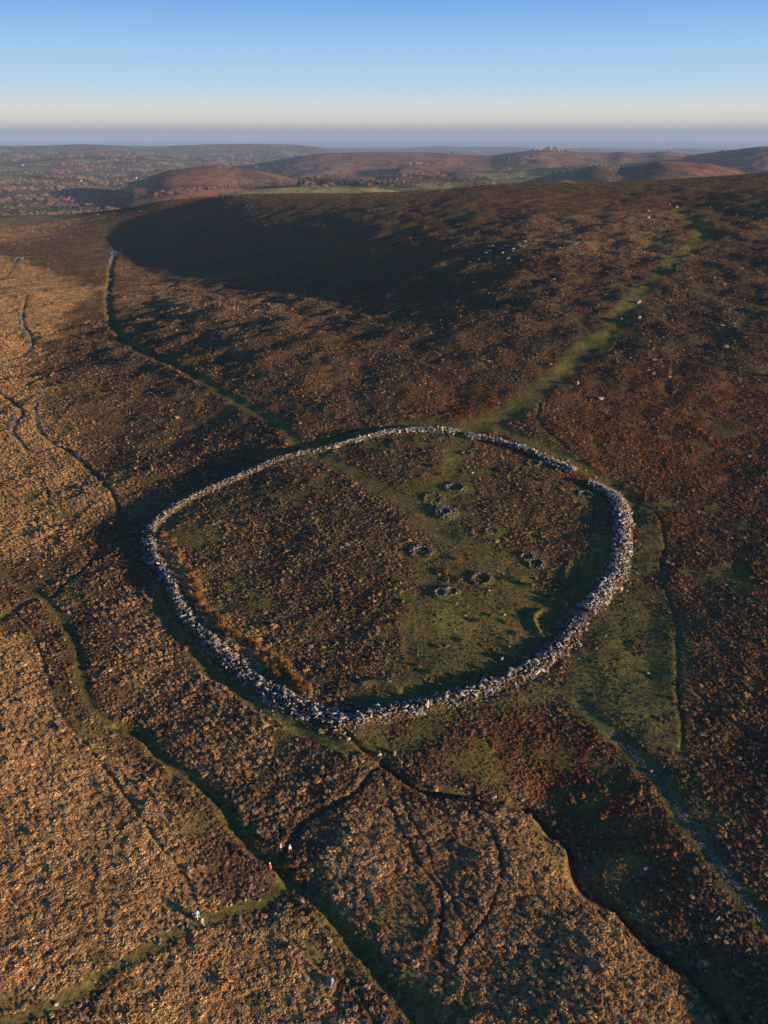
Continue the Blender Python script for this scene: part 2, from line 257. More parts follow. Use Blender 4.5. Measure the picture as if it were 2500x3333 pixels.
# --- far land: base plus hills; each hill is a crest line at its own distance
far_r = np.array([1000, 1500, 2000, 3000, 5000, 8000, 12000, 20000, 24000, 70000]); far_b = np.array([-200, -208, -216, -234, -254, -270, -300, -330, -450, -450])
base = np.interp(np.log(rr), np.log(far_r), far_b)[:, None] * np.ones((1, NA))
HILLS = [ # crest points, distance, near half width, far half width, kind
 ([(-700,330),(-200,325),(300,345),(600,335),(660,325),(760,321),(860,322),(940,316),(1010,318),(1100,317),(1170,322),(1280,320),(1380,324),(1500,322),(1600,326),(2200,322)], 17500, 3500, 3000, 'far'),
 ([(-900,318),(-300,316),(0,315),(100,314),(180,311),(250,314),(330,317),(450,312),(560,311),(640,313),(680,318),(730,327),(800,345)], 11500, 2600, 2000, 'wood'),
 ([(-900,345),(-300,340),(0,346),(80,342),(170,338),(250,333),(310,337),(400,345),(480,352),(560,360),(620,372)], 7600, 1500, 1200, 'wood'),
 ([(-900,380),(-200,372),(0,376),(120,380),(200,392),(260,410)], 4600, 900, 800, 'wood'),
 ([(250,398),(310,390),(345,373),(375,366),(420,361),(470,358),(500,362),(560,369),(600,378),(650,392),(700,402)], 3300, 430, 520, 'heath'),
 ([(480,374),(520,363),(560,357),(610,345),(650,337),(690,332),(740,330),(830,328),(900,330),(960,332),(1010,336),(1060,337),(1100,331),(1150,325),(1180,323),(1215,326),(1260,330),(1320,331),(1345,327),(1370,331),(1410,330),(1440,326),(1470,331),(1520,336),(1580,342),(1700,345)], 5800, 1150, 1500, 'heath'),
 ([(830,366),(870,357),(905,352),(940,355),(980,360),(1040,368)], 4300, 330, 500, 'heath'),
 ([(1440,350),(1480,337),(1520,332),(1560,327),(1600,322),(1640,317),(1680,315),(1800,312),(2000,312)], 4700, 900, 900, 'heath'),
 ([(1090,402),(1140,390),(1200,375),(1250,368),(1280,358),(1310,355),(1340,362),(1380,358),(1410,351),(1440,347),(1480,350),(1530,354),(1570,364),(1610,376),(1660,388)], 2900, 420, 480, 'heath'),
 ([(250,432),(330,412),(380,400),(430,398),(500,402),(560,410),(620,414)], 2500, 260, 300, 'heath'),
 ([(440,424),(520,410),(590,402),(650,399),(710,399),(790,402),(840,408),(900,422)], 1800, 300, 200, 'field'),
 ([(620,392),(700,385),(800,382),(900,378),(1000,384),(1100,396)], 2700, 420, 500, 'green'),
 ([(950,372),(1100,366),(1250,360),(1350,362)], 4000, 500, 500, 'green'),
]
kind = np.zeros((NR, NA), np.int8); KN = {'far': 1, 'wood': 2, 'heath': 3, 'field': 4, 'green': 5}
N1 = fbm(X, Y, 900, 5, 3); N2 = fbm(X, Y, 330, 4, 9); N3 = fbm(X, Y, 120, 3, 15)
farZ = base + (N1 * 95 + N2 * 22) * sstep(2200, 5000, rr)[:, None] * (1 - sstep(20000, 24000, rr))[:, None]
for P, d, wn_, wf_, k in HILLS:
    a, e = ray(*np.array(P, float).T); z = d * np.tan(e); cz = np.interp(AZ, a, z, left=-9999, right=-9999)
    ck = np.exp(-np.linspace(-2, 2, 17) ** 2); ck /= ck.sum(); cz = np.where(cz < -9000, z.min(), cz); cz = np.convolve(np.pad(cz, 8, 'edge'), ck, 'valid')
    af = np.minimum(sstep(a[0] - .001, a[0] + .02, AZ), 1 - sstep(a[-1] - .02, a[-1] + .001, AZ)); cz = np.where(cz < -9000, z.min(), cz)
    dd = d * (1 + 0.03 * perlin(AZ * 7, AZ * 0 + 3.3 * KN[k], 5))[None, :]; wn_ *= 1.45 if k == 'heath' else 1.0
    t = rr[:, None] - dd; s = np.where(t < 0, -t / wn_, t / wf_); s = s * (1 + 0.22 * N1)
    sh = np.where(s < 1.6, 0.5 + 0.5 * np.cos(np.clip(s / 1.6, 0, 1) * math.pi), 0)
    rough = (N2 * 0.15 + N1 * 0.18 + N3 * .06) * np.clip(sh * (1 - sh) * 4, 0, 1)
    H = base + (cz[None, :] - base) * np.clip(sh + rough, 0, 1) * af[None, :]
    m = H > farZ; farZ = np.where(m, H, farZ); kind = np.where(m & (sh * af > 0.06), KN[k], kind).astype(np.int8)
blend = sstep(1300, 1900, rr)[:, None]
zb = Z * 1.0; Z = np.where(rr[:, None] < 1300, zb, zb * (1 - blend) + farZ * blend)
Z = np.where((rr[:, None] >= 1300) & (rr[:, None] < 2600), np.maximum(np.where(rr[:, None] < 2600, zb, -9999) * 1.0, farZ) * (blend) + zb * (1 - blend), Z)
Z = np.where(rr[:, None] >= 2600, farZ, Z)
# --- near relief and vegetation masks
NN = int(np.searchsorted(rr, 1700)); xs = X[:NN]; ys = Y[:NN]
big = fbm(xs, ys, 120, 3, 21); mid = fbm(xs, ys, 22, 4, 33); sm = fbm(xs, ys, 5.0, 3, 44)
fade = np.exp(-((rr[:NN, None]) / 900) ** 2)
relief = big * (2.0 * sstep(60, 300, rr[:NN]) + 3.0 * sstep(300, 600, rr[:NN]) * (1 - sstep(800, 1000, rr[:NN])))[:, None] + mid * (0.75 + 1.5 * sstep(200, 500, rr[:NN])[:, None])
warpx = fbm(xs, ys, 14, 3, 61) * 5; warpy = fbm(xs, ys, 14, 3, 71) * 5
encl = np.vstack([wxy, wxy[:1]]); green = np.zeros(xs.shape, np.float32); soil = green.copy(); rust = green.copy(); gold = green.copy(); bushless = green.copy(); cut = green.copy()
for k, arr in (('green', green), ('rust', rust), ('gold', gold)):
    for P, s, f in AREAS[k]:
        m = _bb(xs, ys, P, f * 3 + 6)
        if not m.any(): continue
        g = 0.75 * min(f, 12)
        x2 = xs[m] + warpx[m] * g * .35; y2 = ys[m] + warpy[m] * g * .35
        C = np.vstack([P, P[:1]]); d = pdist(x2, y2, C); d = np.where(inside(x2, y2, P), d, -d)
        arr[m] = np.maximum(arr[m], s * sstep(-f * 1.7, f * 1.7, d + mid[m] * f * 1.6))
op = fbm(xs, ys, 7, 3, 311); op2 = fbm(xs, ys, 26, 3, 313)
green *= 1 - .75 * sstep(.12, .42, op + op2 * .4); ehere = inside(xs, ys, encl) | (rust > .3)
green = np.maximum(green, np.where(ehere, .75, .5) * sstep(.10, .42, -op * .7 - op2 * .7))
for k, (P, hw, dep, g, so, ko) in LINES.items():
    wob = 1.0
    d = pdist_culled(xs + warpx * .12, ys + warpy * .12, P, hw * 2.6 + 3) * (1 + 0.35 * mid + .3 * sm)
    prof = np.exp(-(d / (hw * 0.9)) ** 2)
    cut = np.maximum(cut, prof * dep); gm = 1 - sstep(hw * 0.75, hw * 1.35, d)
    green = np.maximum(green, g * gm); soil = np.maximum(soil, so * (1 - sstep(hw * 0.35, hw * 0.9, d)))
    bushless = np.maximum(bushless, 1 - sstep(ko * 0.75, ko * 1.15, d))
# wide shaded side of the right ravine and gentle side of the left gully
P = LINES['stream_right'][0]; m = _bb(xs, ys, P, 30); d, side = pdist(xs[m], ys[m], P[::3], True)
val = np.zeros(xs.shape, np.float32); rgt = side > 0
val[m] = np.where(rgt, 2.3 * np.exp(-(d / 9.0) ** 2), 1.6 * np.exp(-(d / 5.0) ** 2)) * 1.0
vfade = sstep(1050, 1250, 829.5 + FPX * xs / np.maximum(ys * cP + 98 * sP, 1)) 
val *= (0.25 + 0.75 * vfade)
P = LINES['gully_left'][0]; d = pdist_culled(xs, ys, P, 16); val = np.maximum(val, 0.5 * np.exp(-(d / 4.0) ** 2))
# wall mound
mound = np.zeros(xs.shape, np.float32); onwall = mound.copy()
for nm, lab, (P, wd), H in SECS:
    d = pdist_culled(xs, ys, P[::2], 8); tw = wd.mean()
    mound = np.maximum(mound, H * 0.5 * (1 - sstep(tw * 0.15, tw * 0.62, d))); onwall = np.maximum(onwall, 1 - sstep(tw * 0.5, tw * 0.75, d))
for (px, py, ro, wwd, H, fr, lab), (hx, hy) in zip(HUTS, hxy):
    m = _bb(xs, ys, np.array([[hx, hy]]), 8)
    rad = np.hypot(xs[m] - hx, ys[m] - hy); ring = 1 - sstep(wwd * .4, wwd * .9, np.abs(rad - ro + wwd * .5))
    mound[m] = np.maximum(mound[m], ring * H * 0.28); onwall[m] = np.maximum(onwall[m], 1 - sstep(ro, ro + 1.2, rad))
    green[m] = np.maximum(green[m], .8 * (1 - sstep(ro + .5, ro + 3, rad)))
BANKS = [([(1166,1319),(1156,1326),(1152,1338),(1157,1352),(1166,1366)], .55, .8), ([(1212,1270),(1200,1273),(1193,1281),(1193,1293)], .35, .6),
         ([(785,1475),(810,1472),(835,1478),(862,1492)], .45, .8), ([(1230,1215),(1222,1235),(1222,1255)], .3, .7)]
for P, H, hw in BANKS:
    P = smooth(W(P), .4); d = pdist_culled(xs, ys, P, 4); mound = np.maximum(mound, H * np.exp(-(d / hw) ** 2)); green = np.maximum(green, .9 * (1 - sstep(.8, 1.6, d)))
rough = np.where(green > 0.5, 0.05, 0.16)
Z[:NN] = Z[:NN] + (relief * fade - cut - val + mound + sm * rough * 1.0).astype(np.float32)
Z = Z.astype(np.float32)
def zat(x, y):
    x = np.asarray(x, float); y = np.asarray(y, float)
    r = np.hypot(x, y); a = np.arctan2(x, y); fi = np.interp(np.log(r), LR, np.arange(NR)); fj = np.interp(a, AZ, np.arange(NA))
    i = np.clip(fi.astype(int), 0, NR-2); j = np.clip(fj.astype(int), 0, NA-2); u = fi - i; v = fj - j
    return Z[i, j]*(1-u)*(1-v) + Z[i+1, j]*u*(1-v) + Z[i, j+1]*(1-u)*v + Z[i+1, j+1]*u*v
def mat_(M, x, y):
    r = np.hypot(x, y); a = np.arctan2(x, y); i = np.clip(np.rint(np.interp(np.log(r), LR, np.arange(NR))).astype(int), 0, M.shape[0]-1)
    return M[i, np.rint(np.interp(a, AZ, np.arange(NA))).astype(int)]
def W3(P):
    """picture points -> points of the finished ground"""
    P = np.atleast_2d(np.array([p[:2] for p in P], float)); a, e = ray(P[:, 0], P[:, 1]); r2 = np.exp(np.linspace(math.log(30), math.log(20000), 6000)); out = []
    for ai, ei in zip(a, e):
        z = zat(r2 * math.sin(ai), r2 * math.cos(ai)); h = np.nonzero(z > r2 * math.tan(ei))[0]; k = h[0] if len(h) else len(r2) - 1
        r = r2[k]; x, y = r * math.sin(ai), r * math.cos(ai); out.append((x, y, float(zat(x, y))))
    return out
print('terrain', round(time.time() - T0, 1))

# ------------------------------------------------------------------ ground colour (what grows where)
C = lambda *c: np.array(c, np.float32)
HEATH, RUST, GOLD, GREEN, SOIL = C(.105,.065,.034), C(.155,.066,.027), C(.36,.22,.095), C(.108,.106,.032), C(.045,.032,.02)
col = np.zeros((NR, NA, 3), np.float32)
def mix(a, b, t): return a + (b - a) * t[..., None]
c = np.broadcast_to(HEATH, (NN, NA, 3)).copy(); 
c = mix(c, C(.13,.082,.036), sstep(-.1, .5, mid * .6 + big * .5)); c = mix(c, C(.085,.066,.030), sstep(.0, .6, fbm(xs, ys, 60, 3, 91)) * .8)
c = mix(c, RUST, rust * (0.7 + 0.3 * sm)); c = mix(c, GOLD, np.clip(gold * (0.75 + .5 * mid), 0, 1))
c = mix(c, GREEN * 1.0, np.clip(green * (1 + 0.35 * sm + .3 * mid), 0, 1)); c = mix(c, C(.17,.145,.048), np.clip(green * sstep(.1, .6, fbm(xs, ys, 9, 3, 97)) * .6, 0, 1))
c = mix(c, SOIL, soil * .8); c = mix(c, SOIL * .8, onwall * .6 * (1 - green * .5))
far_out = sstep(1000, 1300, rr[:NN])[:, None]
col[:NN] = c
# far land colours
WOODC, FIELD1, FIELD2, HEATHF, FARC = C(.085,.055,.040), C(.095,.115,.045), C(.15,.12,.065), C(.135,.058,.038), C(.07,.065,.045)
xf, yf = X, Y
cells = fbm(xf, yf, 420, 2, 131); cells2 = fbm(xf, yf, 180, 2, 133)
fc = np.where((cells + .3 * cells2)[..., None] > .12, FIELD1, np.where(cells2[..., None] > 0, FIELD2, C(.06,.07,.028)))
wood = sstep(-.1, .1, fbm(xf, yf, 600, 4, 141) + .04)
wood = np.where(kind == 3, sstep(.15, .3, fbm(xf, yf, 500, 3, 145)) * .0, wood); wood = np.where(kind == 4, 0, wood); wood = np.where(kind == 5, sstep(.1, .3, fbm(xf, yf, 300, 3, 147)), wood)
cf = fc * np.ones((NR, NA, 1), np.float32)
hv = sstep(-.4, .4, N2 + N1 * .5); heathc = mix(HEATHF * np.ones_like(cf), C(.15,.105,.055), hv * .75); heathc = mix(heathc, C(.045,.040,.022), sstep(.1, .5, fbm(xf, yf, 700, 3, 151)) * .7)
cf = np.where((kind == 3)[..., None], heathc, cf); cf = np.where((kind == 4)[..., None], C(.15,.145,.06), cf)
cf = mix(cf, WOODC, wood * .9); sea = sstep(21000, 23500, rr)[:, None] * np.ones((1, NA)); cf = mix(cf, C(.03,.05,.08), sea)
cf = cf * 1.2
lefty = (sstep(1250, 1500, rr)[:, None] * np.ones((1, NA)))
col = col * (1 - lefty[..., None]) + cf * lefty[..., None]
# ------------------------------------------------------------------ materials
def mat(name, rough=.9):
    m = bpy.data.materials.new(name); m.use_nodes = True; b = m.node_tree.nodes['Principled BSDF']; b.inputs['Roughness'].default_value = rough
    b.inputs['Specular IOR Level'].default_value = .2; return m, m.node_tree.nodes, m.node_tree.links, b
def noise_(nd, lk, scale, detail=4, coord='Object', rough=.6):
    tc = nd.new('ShaderNodeTexCoord'); t = nd.new('ShaderNodeTexNoise'); t.inputs['Scale'].default_value = scale; t.inputs['Detail'].default_value = detail; t.inputs['Roughness'].default_value = rough
    lk.new(tc.outputs[coord], t.inputs['Vector']); return t
def ramp_(nd, lk, fac, stops):
    r = nd.new('ShaderNodeValToRGB'); e = r.color_ramp.elements
    while len(e) < len(stops): e.new(.5)
    for q, (p, cc) in zip(e, stops): q.position = p; q.color = (*cc, 1) if len(cc) == 3 else cc
    lk.new(fac, r.inputs[0]); return r
def mul_(nd, lk, a, b, fac=1.0, mode='MULTIPLY'):
    m = nd.new('ShaderNodeMix'); m.data_type = 'RGBA'; m.blend_type = mode; m.inputs[0].default_value = fac; lk.new(a, m.inputs[6]); lk.new(b, m.inputs[7]); return m.outputs[2]
gm, nd, lk, b = mat('moorland', 1.0)
at = nd.new('ShaderNodeAttribute'); at.attribute_name = 'veg'
n1 = noise_(nd, lk, 1.1, 6, rough=.7); n2 = noise_(nd, lk, .07, 4)
r1 = ramp_(nd, lk, n1.outputs[0], [(.3, (.45,.42,.42)), (.5, (1,1,1)), (.68, (1.9,1.75,1.5))]); r2 = ramp_(nd, lk, n2.outputs[0], [(.3, (.75,.75,.8)), (.7, (1.25,1.2,1.1))])
cc = mul_(nd, lk, at.outputs['Color'], r1.outputs[0]); cc = mul_(nd, lk, cc, r2.outputs[0]); lk.new(cc, b.inputs['Base Color'])
bp = nd.new('ShaderNodeBump'); bp.inputs['Strength'].default_value = .8; bp.inputs['Distance'].default_value = .25; lk.new(n1.outputs[0], bp.inputs['Height']); lk.new(bp.outputs[0], b.inputs['Normal'])
b.inputs['Specular IOR Level'].default_value = .0
fm, nd, lk, b = mat('distant_land', 1.0)
at = nd.new('ShaderNodeAttribute'); at.attribute_name = 'veg'; n1 = noise_(nd, lk, .02, 7, rough=.75); tc = nd.new('ShaderNodeTexCoord')
vo = nd.new('ShaderNodeTexVoronoi'); vo.inputs['Scale'].default_value = .005; vo.inputs['Randomness'].default_value = .9; lk.new(tc.outputs['Object'], vo.inputs['Vector'])
ved = nd.new('ShaderNodeTexVoronoi'); ved.feature = 'DISTANCE_TO_EDGE'; ved.inputs['Scale'].default_value = .005; ved.inputs['Randomness'].default_value = .9; lk.new(tc.outputs['Object'], ved.inputs['Vector'])
r0 = ramp_(nd, lk, vo.outputs['Color'], [(.1, (.7,.75,.7)), (.5, (1,1,1)), (.9, (1.35,1.25,1.05))]); r1 = ramp_(nd, lk, n1.outputs[0], [(.3, (.5,.5,.55)), (.5, (1,1,1)), (.7, (1.6,1.5,1.3))])
re = ramp_(nd, lk, ved.outputs['Distance'], [(.02, (.45,.42,.42)), (.05, (1,1,1))])
cc = mul_(nd, lk, at.outputs['Color'], r1.outputs[0]); cc = mul_(nd, lk, cc, r0.outputs[0], .8); cc = mul_(nd, lk, cc, re.outputs[0], .6); lk.new(cc, b.inputs['Base Color']); b.inputs['Specular IOR Level'].default_value = 0
bp = nd.new('ShaderNodeBump'); bp.inputs['Strength'].default_value = .7; bp.inputs['Distance'].default_value = 16; lk.new(n1.outputs[0], bp.inputs['Height']); lk.new(bp.outputs[0], b.inputs['Normal'])

def grid_mesh(name, i0, i1, material):
    n = (i1 - i0) * NA; co = np.stack([X[i0:i1], Y[i0:i1], Z[i0:i1]], -1).reshape(-1, 3).astype(np.float32)
    ii, jj = np.meshgrid(np.arange(i1 - i0 - 1), np.arange(NA - 1), indexing='ij'); v = ii * NA + jj
    q = np.stack([v, v + 1, v + NA + 1, v + NA], -1).reshape(-1, 4)[:, ::-1]
    me = bpy.data.meshes.new(name); me.vertices.add(n); me.vertices.foreach_set('co', co.ravel())
    me.loops.add(q.size); me.loops.foreach_set('vertex_index', q.ravel().astype(np.int32))
    me.polygons.add(len(q)); me.polygons.foreach_set('loop_start', np.arange(0, q.size, 4, dtype=np.int32)); me.polygons.foreach_set('loop_total', np.full(len(q), 4, np.int32))
    me.polygons.foreach_set('use_smooth', np.ones(len(q), bool))
    ca = me.color_attributes.new('veg', 'FLOAT_COLOR', 'POINT'); cc = np.ones((n, 4), np.float32); cc[:, :3] = col[i0:i1].reshape(-1, 3); ca.data.foreach_set('color', cc.ravel())
    me.materials.append(material); me.update(calc_edges=True)
    o = bpy.data.objects.new(name, me); sc.collection.objects.link(o); o['kind'] = 'structure'; return o
SPLIT = int(np.searchsorted(rr, 1330))
g1 = grid_mesh('ground', 0, SPLIT + 1, gm); g2 = grid_mesh('hills', SPLIT, NR, fm)
print('mesh', round(time.time() - T0, 1))

# ------------------------------------------------------------------ granite
def granite(nm, k):
  m, nd, lk, b = mat(nm, .85)
  n1 = noise_(nd, lk, 2.4, 5); n2 = noise_(nd, lk, 9, 3); oi = nd.new('ShaderNodeObjectInfo')
  r1 = ramp_(nd, lk, n1.outputs[0], [(.32, tuple(k*q for q in (.12,.112,.098))), (.5, tuple(k*q for q in (.33,.295,.25))), (.66, tuple(k*q for q in (.52,.47,.40)))]); r2 = ramp_(nd, lk, n2.outputs[0], [(.35, (.65,.65,.65)), (.6, (1.1,1.1,1.1))])
  rv = ramp_(nd, lk, oi.outputs['Random'], [(0, (.55,.56,.55)), (1, (1.25,1.22,1.2))]); lk.new(mul_(nd, lk, mul_(nd, lk, r1.outputs[0], r2.outputs[0]), rv.outputs[0]), b.inputs['Base Color']); return m
stm = granite('granite', .92); stm2 = granite('mossy_granite', .55)
stm3 = granite('worn_granite', .42)
def hull(seed, sx, sy, sz, n=13, material=None):
    rg = random.Random(seed); bm = bmesh.new()
    for i in range(n):
        v = Vector((rg.gauss(0, 1), rg.gauss(0, 1), rg.gauss(0, 1))).normalized() * rg.uniform(.8, 1)
        v = Vector([math.copysign(abs(q) ** .7, q) for q in v]); bm.verts.new((v.x * sx, v.y * sy, v.z * sz))
    r = bmesh.ops.convex_hull(bm, input=bm.verts)
    bmesh.ops.delete(bm, geom=[g for g in r['geom_interior'] if isinstance(g, bmesh.types.BMVert)], context='VERTS')
    me = bpy.data.meshes.new('stone'); bm.to_mesh(me); bm.free(); me.materials.append(material or stm); return me
STDIM = [(random.uniform(.28, .42), random.uniform(.16, .30)) for i in range(14)]
STONES = [hull(i, .5, *STDIM[i]) for i in range(14)]; STONES2 = [hull(i, .5, *STDIM[i], material=stm2) for i in range(14)]; STONES3 = [hull(i, .5, *STDIM[i], material=stm3) for i in range(14)]
SV = []
for me in STONES:
    co = np.empty(len(me.vertices) * 3, np.float32); me.vertices.foreach_get('co', co); SV.append((co.reshape(-1, 3), np.array([p.vertices[:] for p in me.polygons if len(p.vertices) == 3])))
def add(o, parent=None, **kw):
    sc.collection.objects.link(o)
    if parent: o.parent = parent
    for k, v in kw.items(): o[k] = v
    return o
def empty(name, loc, **kw):
    o = bpy.data.objects.new(name, None); o.location = loc; o.empty_display_size = .2; return add(o, **kw)
def merged(name, mats, idx, parent=None, material=None, **kw):
    """many small stones joined into one mesh"""
    vs, fs, off = [], [], 0
    for M, k in zip(mats, idx):
        v, f = SV[k]; M = np.array(M); vs.append(v @ M[:3, :3].T + M[:3, 3]); fs.append(f + off); off += len(v)
    v = np.vstack(vs).astype(np.float32); f = np.vstack(fs)
    me = bpy.data.meshes.new(name); me.vertices.add(len(v)); me.vertices.foreach_set('co', v.ravel()); me.loops.add(f.size); me.loops.foreach_set('vertex_index', f.ravel().astype(np.int32))
    me.polygons.add(len(f)); me.polygons.foreach_set('loop_start', np.arange(0, f.size, 3, dtype=np.int32)); me.polygons.foreach_set('loop_total', np.full(len(f), 3, np.int32))
    me.materials.append(material or stm); me.update(calc_edges=True); return add(bpy.data.objects.new(name, me), parent, **kw)
def stone_pile(root, recs, limit=300, S=None, material=None):
    """recs: (x, y, z, size, matrix, mesh index); the stones that show largest become parts"""
    recs.sort(key=lambda q: -q[3] / math.hypot(q[0], q[1]))
    base = Vector(root.location)
    for x, y, z, s, M, k in recs[:limit]:
        o = bpy.data.objects.new('stone', (S or STONES)[k]); add(o, root); o.matrix_local = Matrix.Translation(-base) @ M
    rest = recs[limit:]
    if rest: merged('loose_stone', [Matrix.Translation(-base) @ q[4] for q in rest], [q[5] for q in rest], root, material, kind='stuff')
def stone_M(x, y, z, s, yaw, tilt=.35, stretch=1.0):
    return Matrix.Translation((x, y, z)) @ Euler((random.gauss(0, tilt), random.gauss(0, tilt), yaw)).to_matrix().to_4x4() @ Matrix.Diagonal((s * stretch, s, s * random.uniform(.8, 1.2), 1))
for nm, lab, (P, wd), H in SECS:
    L = np.concatenate([[0], np.cumsum(np.linalg.norm(np.diff(P, axis=0), axis=1))]); c0 = P[len(P)//2]
    root = empty('stone_wall', (c0[0], c0[1], float(zat(*c0)) - 0.6), label=lab, category='stone wall', group='wall ring round the enclosure')
    area = L[-1] * wd.mean(); N = int(area * 6.2); ts = RNG.uniform(0, L[-1], N); us = RNG.uniform(-1, 1, N); us = np.where(RNG.uniform(0, 1, N) < .11, us * 1.9, us)
    cx = np.interp(ts, L, P[:, 0]); cy = np.interp(ts, L, P[:, 1]); tx = np.gradient(P[:, 0]); ty = np.gradient(P[:, 1]); ang = np.interp(ts, L, np.unwrap(np.arctan2(ty, tx))); ww = np.interp(ts, L, wd) * (1 + .38 * perlin(ts / 3.2, np.sign(us) * 5.5, 77))
    gap = perlin(ts / 6.0, us * 1.3, 81)
    thin = .28 if 'heather-choked' in lab else .62
    recs = []
    for i in range(N):
        if gap[i] > thin and random.random() < .85: continue
        u = us[i] * ww[i] * .5; e = abs(us[i])
        if e > .8 and random.random() < .45: continue
        x = cx[i] - math.sin(ang[i]) * u; y = cy[i] + math.cos(ang[i]) * u; s = min(1.6, max(.26, random.lognormvariate(-.62, .45)))
        recs.append([x, y, 0, s, ang[i], e])
    xs_ = np.array([q[0] for q in recs]); ys_ = np.array([q[1] for q in recs]); zz_ = zat(xs_, ys_); out = []
    for q, z in zip(recs, zz_):
        z = float(z) + random.uniform(.0, .42) * max(0, 1 - q[5] ** 2) * H * .75 + .05
        out.append((q[0], q[1], z, q[3], stone_M(q[0], q[1], z, q[3], random.uniform(0, 6.28), .45, random.uniform(.9, 1.5)), random.randrange(14)))
    stone_pile(root, out)
for (px, py, ro, wwd, H, fr, lab), (hx, hy) in zip(HUTS, hxy):
    gz = float(zat(hx, hy)); H = H * (.9 if 'tallest' in lab else .62); root = empty('hut_circle', (hx, hy, gz), label=lab, category='hut circle', group='stone hut circles inside the enclosure'); out = []
    gate = random.uniform(3.6, 5.2)
    for k in range(int(2 * math.pi * ro * max(wwd, .7) * 4.2 * (.5 + H))):
        th = random.uniform(0, 6.283)
        if abs((th - gate + math.pi) % (2 * math.pi) - math.pi) < .22 or random.random() > fr * (.35 + .9 * (perlin(th * 1.3, hx * 3, 9) + .5)): continue
        rad = (ro - wwd * random.uniform(0, 1)) * (1 + .16 * perlin(th * 1.1, hx, 5)); x = hx + rad * math.cos(th); y = hy + rad * math.sin(th) * 1.0
        s = random.uniform(.3, .7); z = float(zat(x, y)) + random.uniform(0, .6) * H
        out.append((x, y, z, s, stone_M(x, y, z, s, th + 1.57 + random.gauss(0, .4), .3), random.randrange(14)))
    for k in range(int(2 * math.pi * ro / .62)):       # inner facing of upright slabs
        th = k / int(2 * math.pi * ro / .62) * 6.283
        if abs((th - gate + math.pi) % (2 * math.pi) - math.pi) < .22 or random.random() > fr * .75: continue
        rad = (ro - wwd) * (1 + .16 * perlin(th * 1.1, hx, 5)); x = hx + rad * math.cos(th); y = hy + rad * math.sin(th); z = float(zat(x, y)) + H * .25
        M = Matrix.Translation((x, y, z)) @ Euler((random.gauss(0, .12), random.gauss(0, .12), th + 1.57)).to_matrix().to_4x4() @ Matrix.Diagonal((.75, .8, 2.2 * max(H, .5) * random.uniform(.7, 1.2), 1))
        out.append((x, y, z, .8, M, random.randrange(14)))
    stone_pile(root, out, S=STONES2, material=stm2)
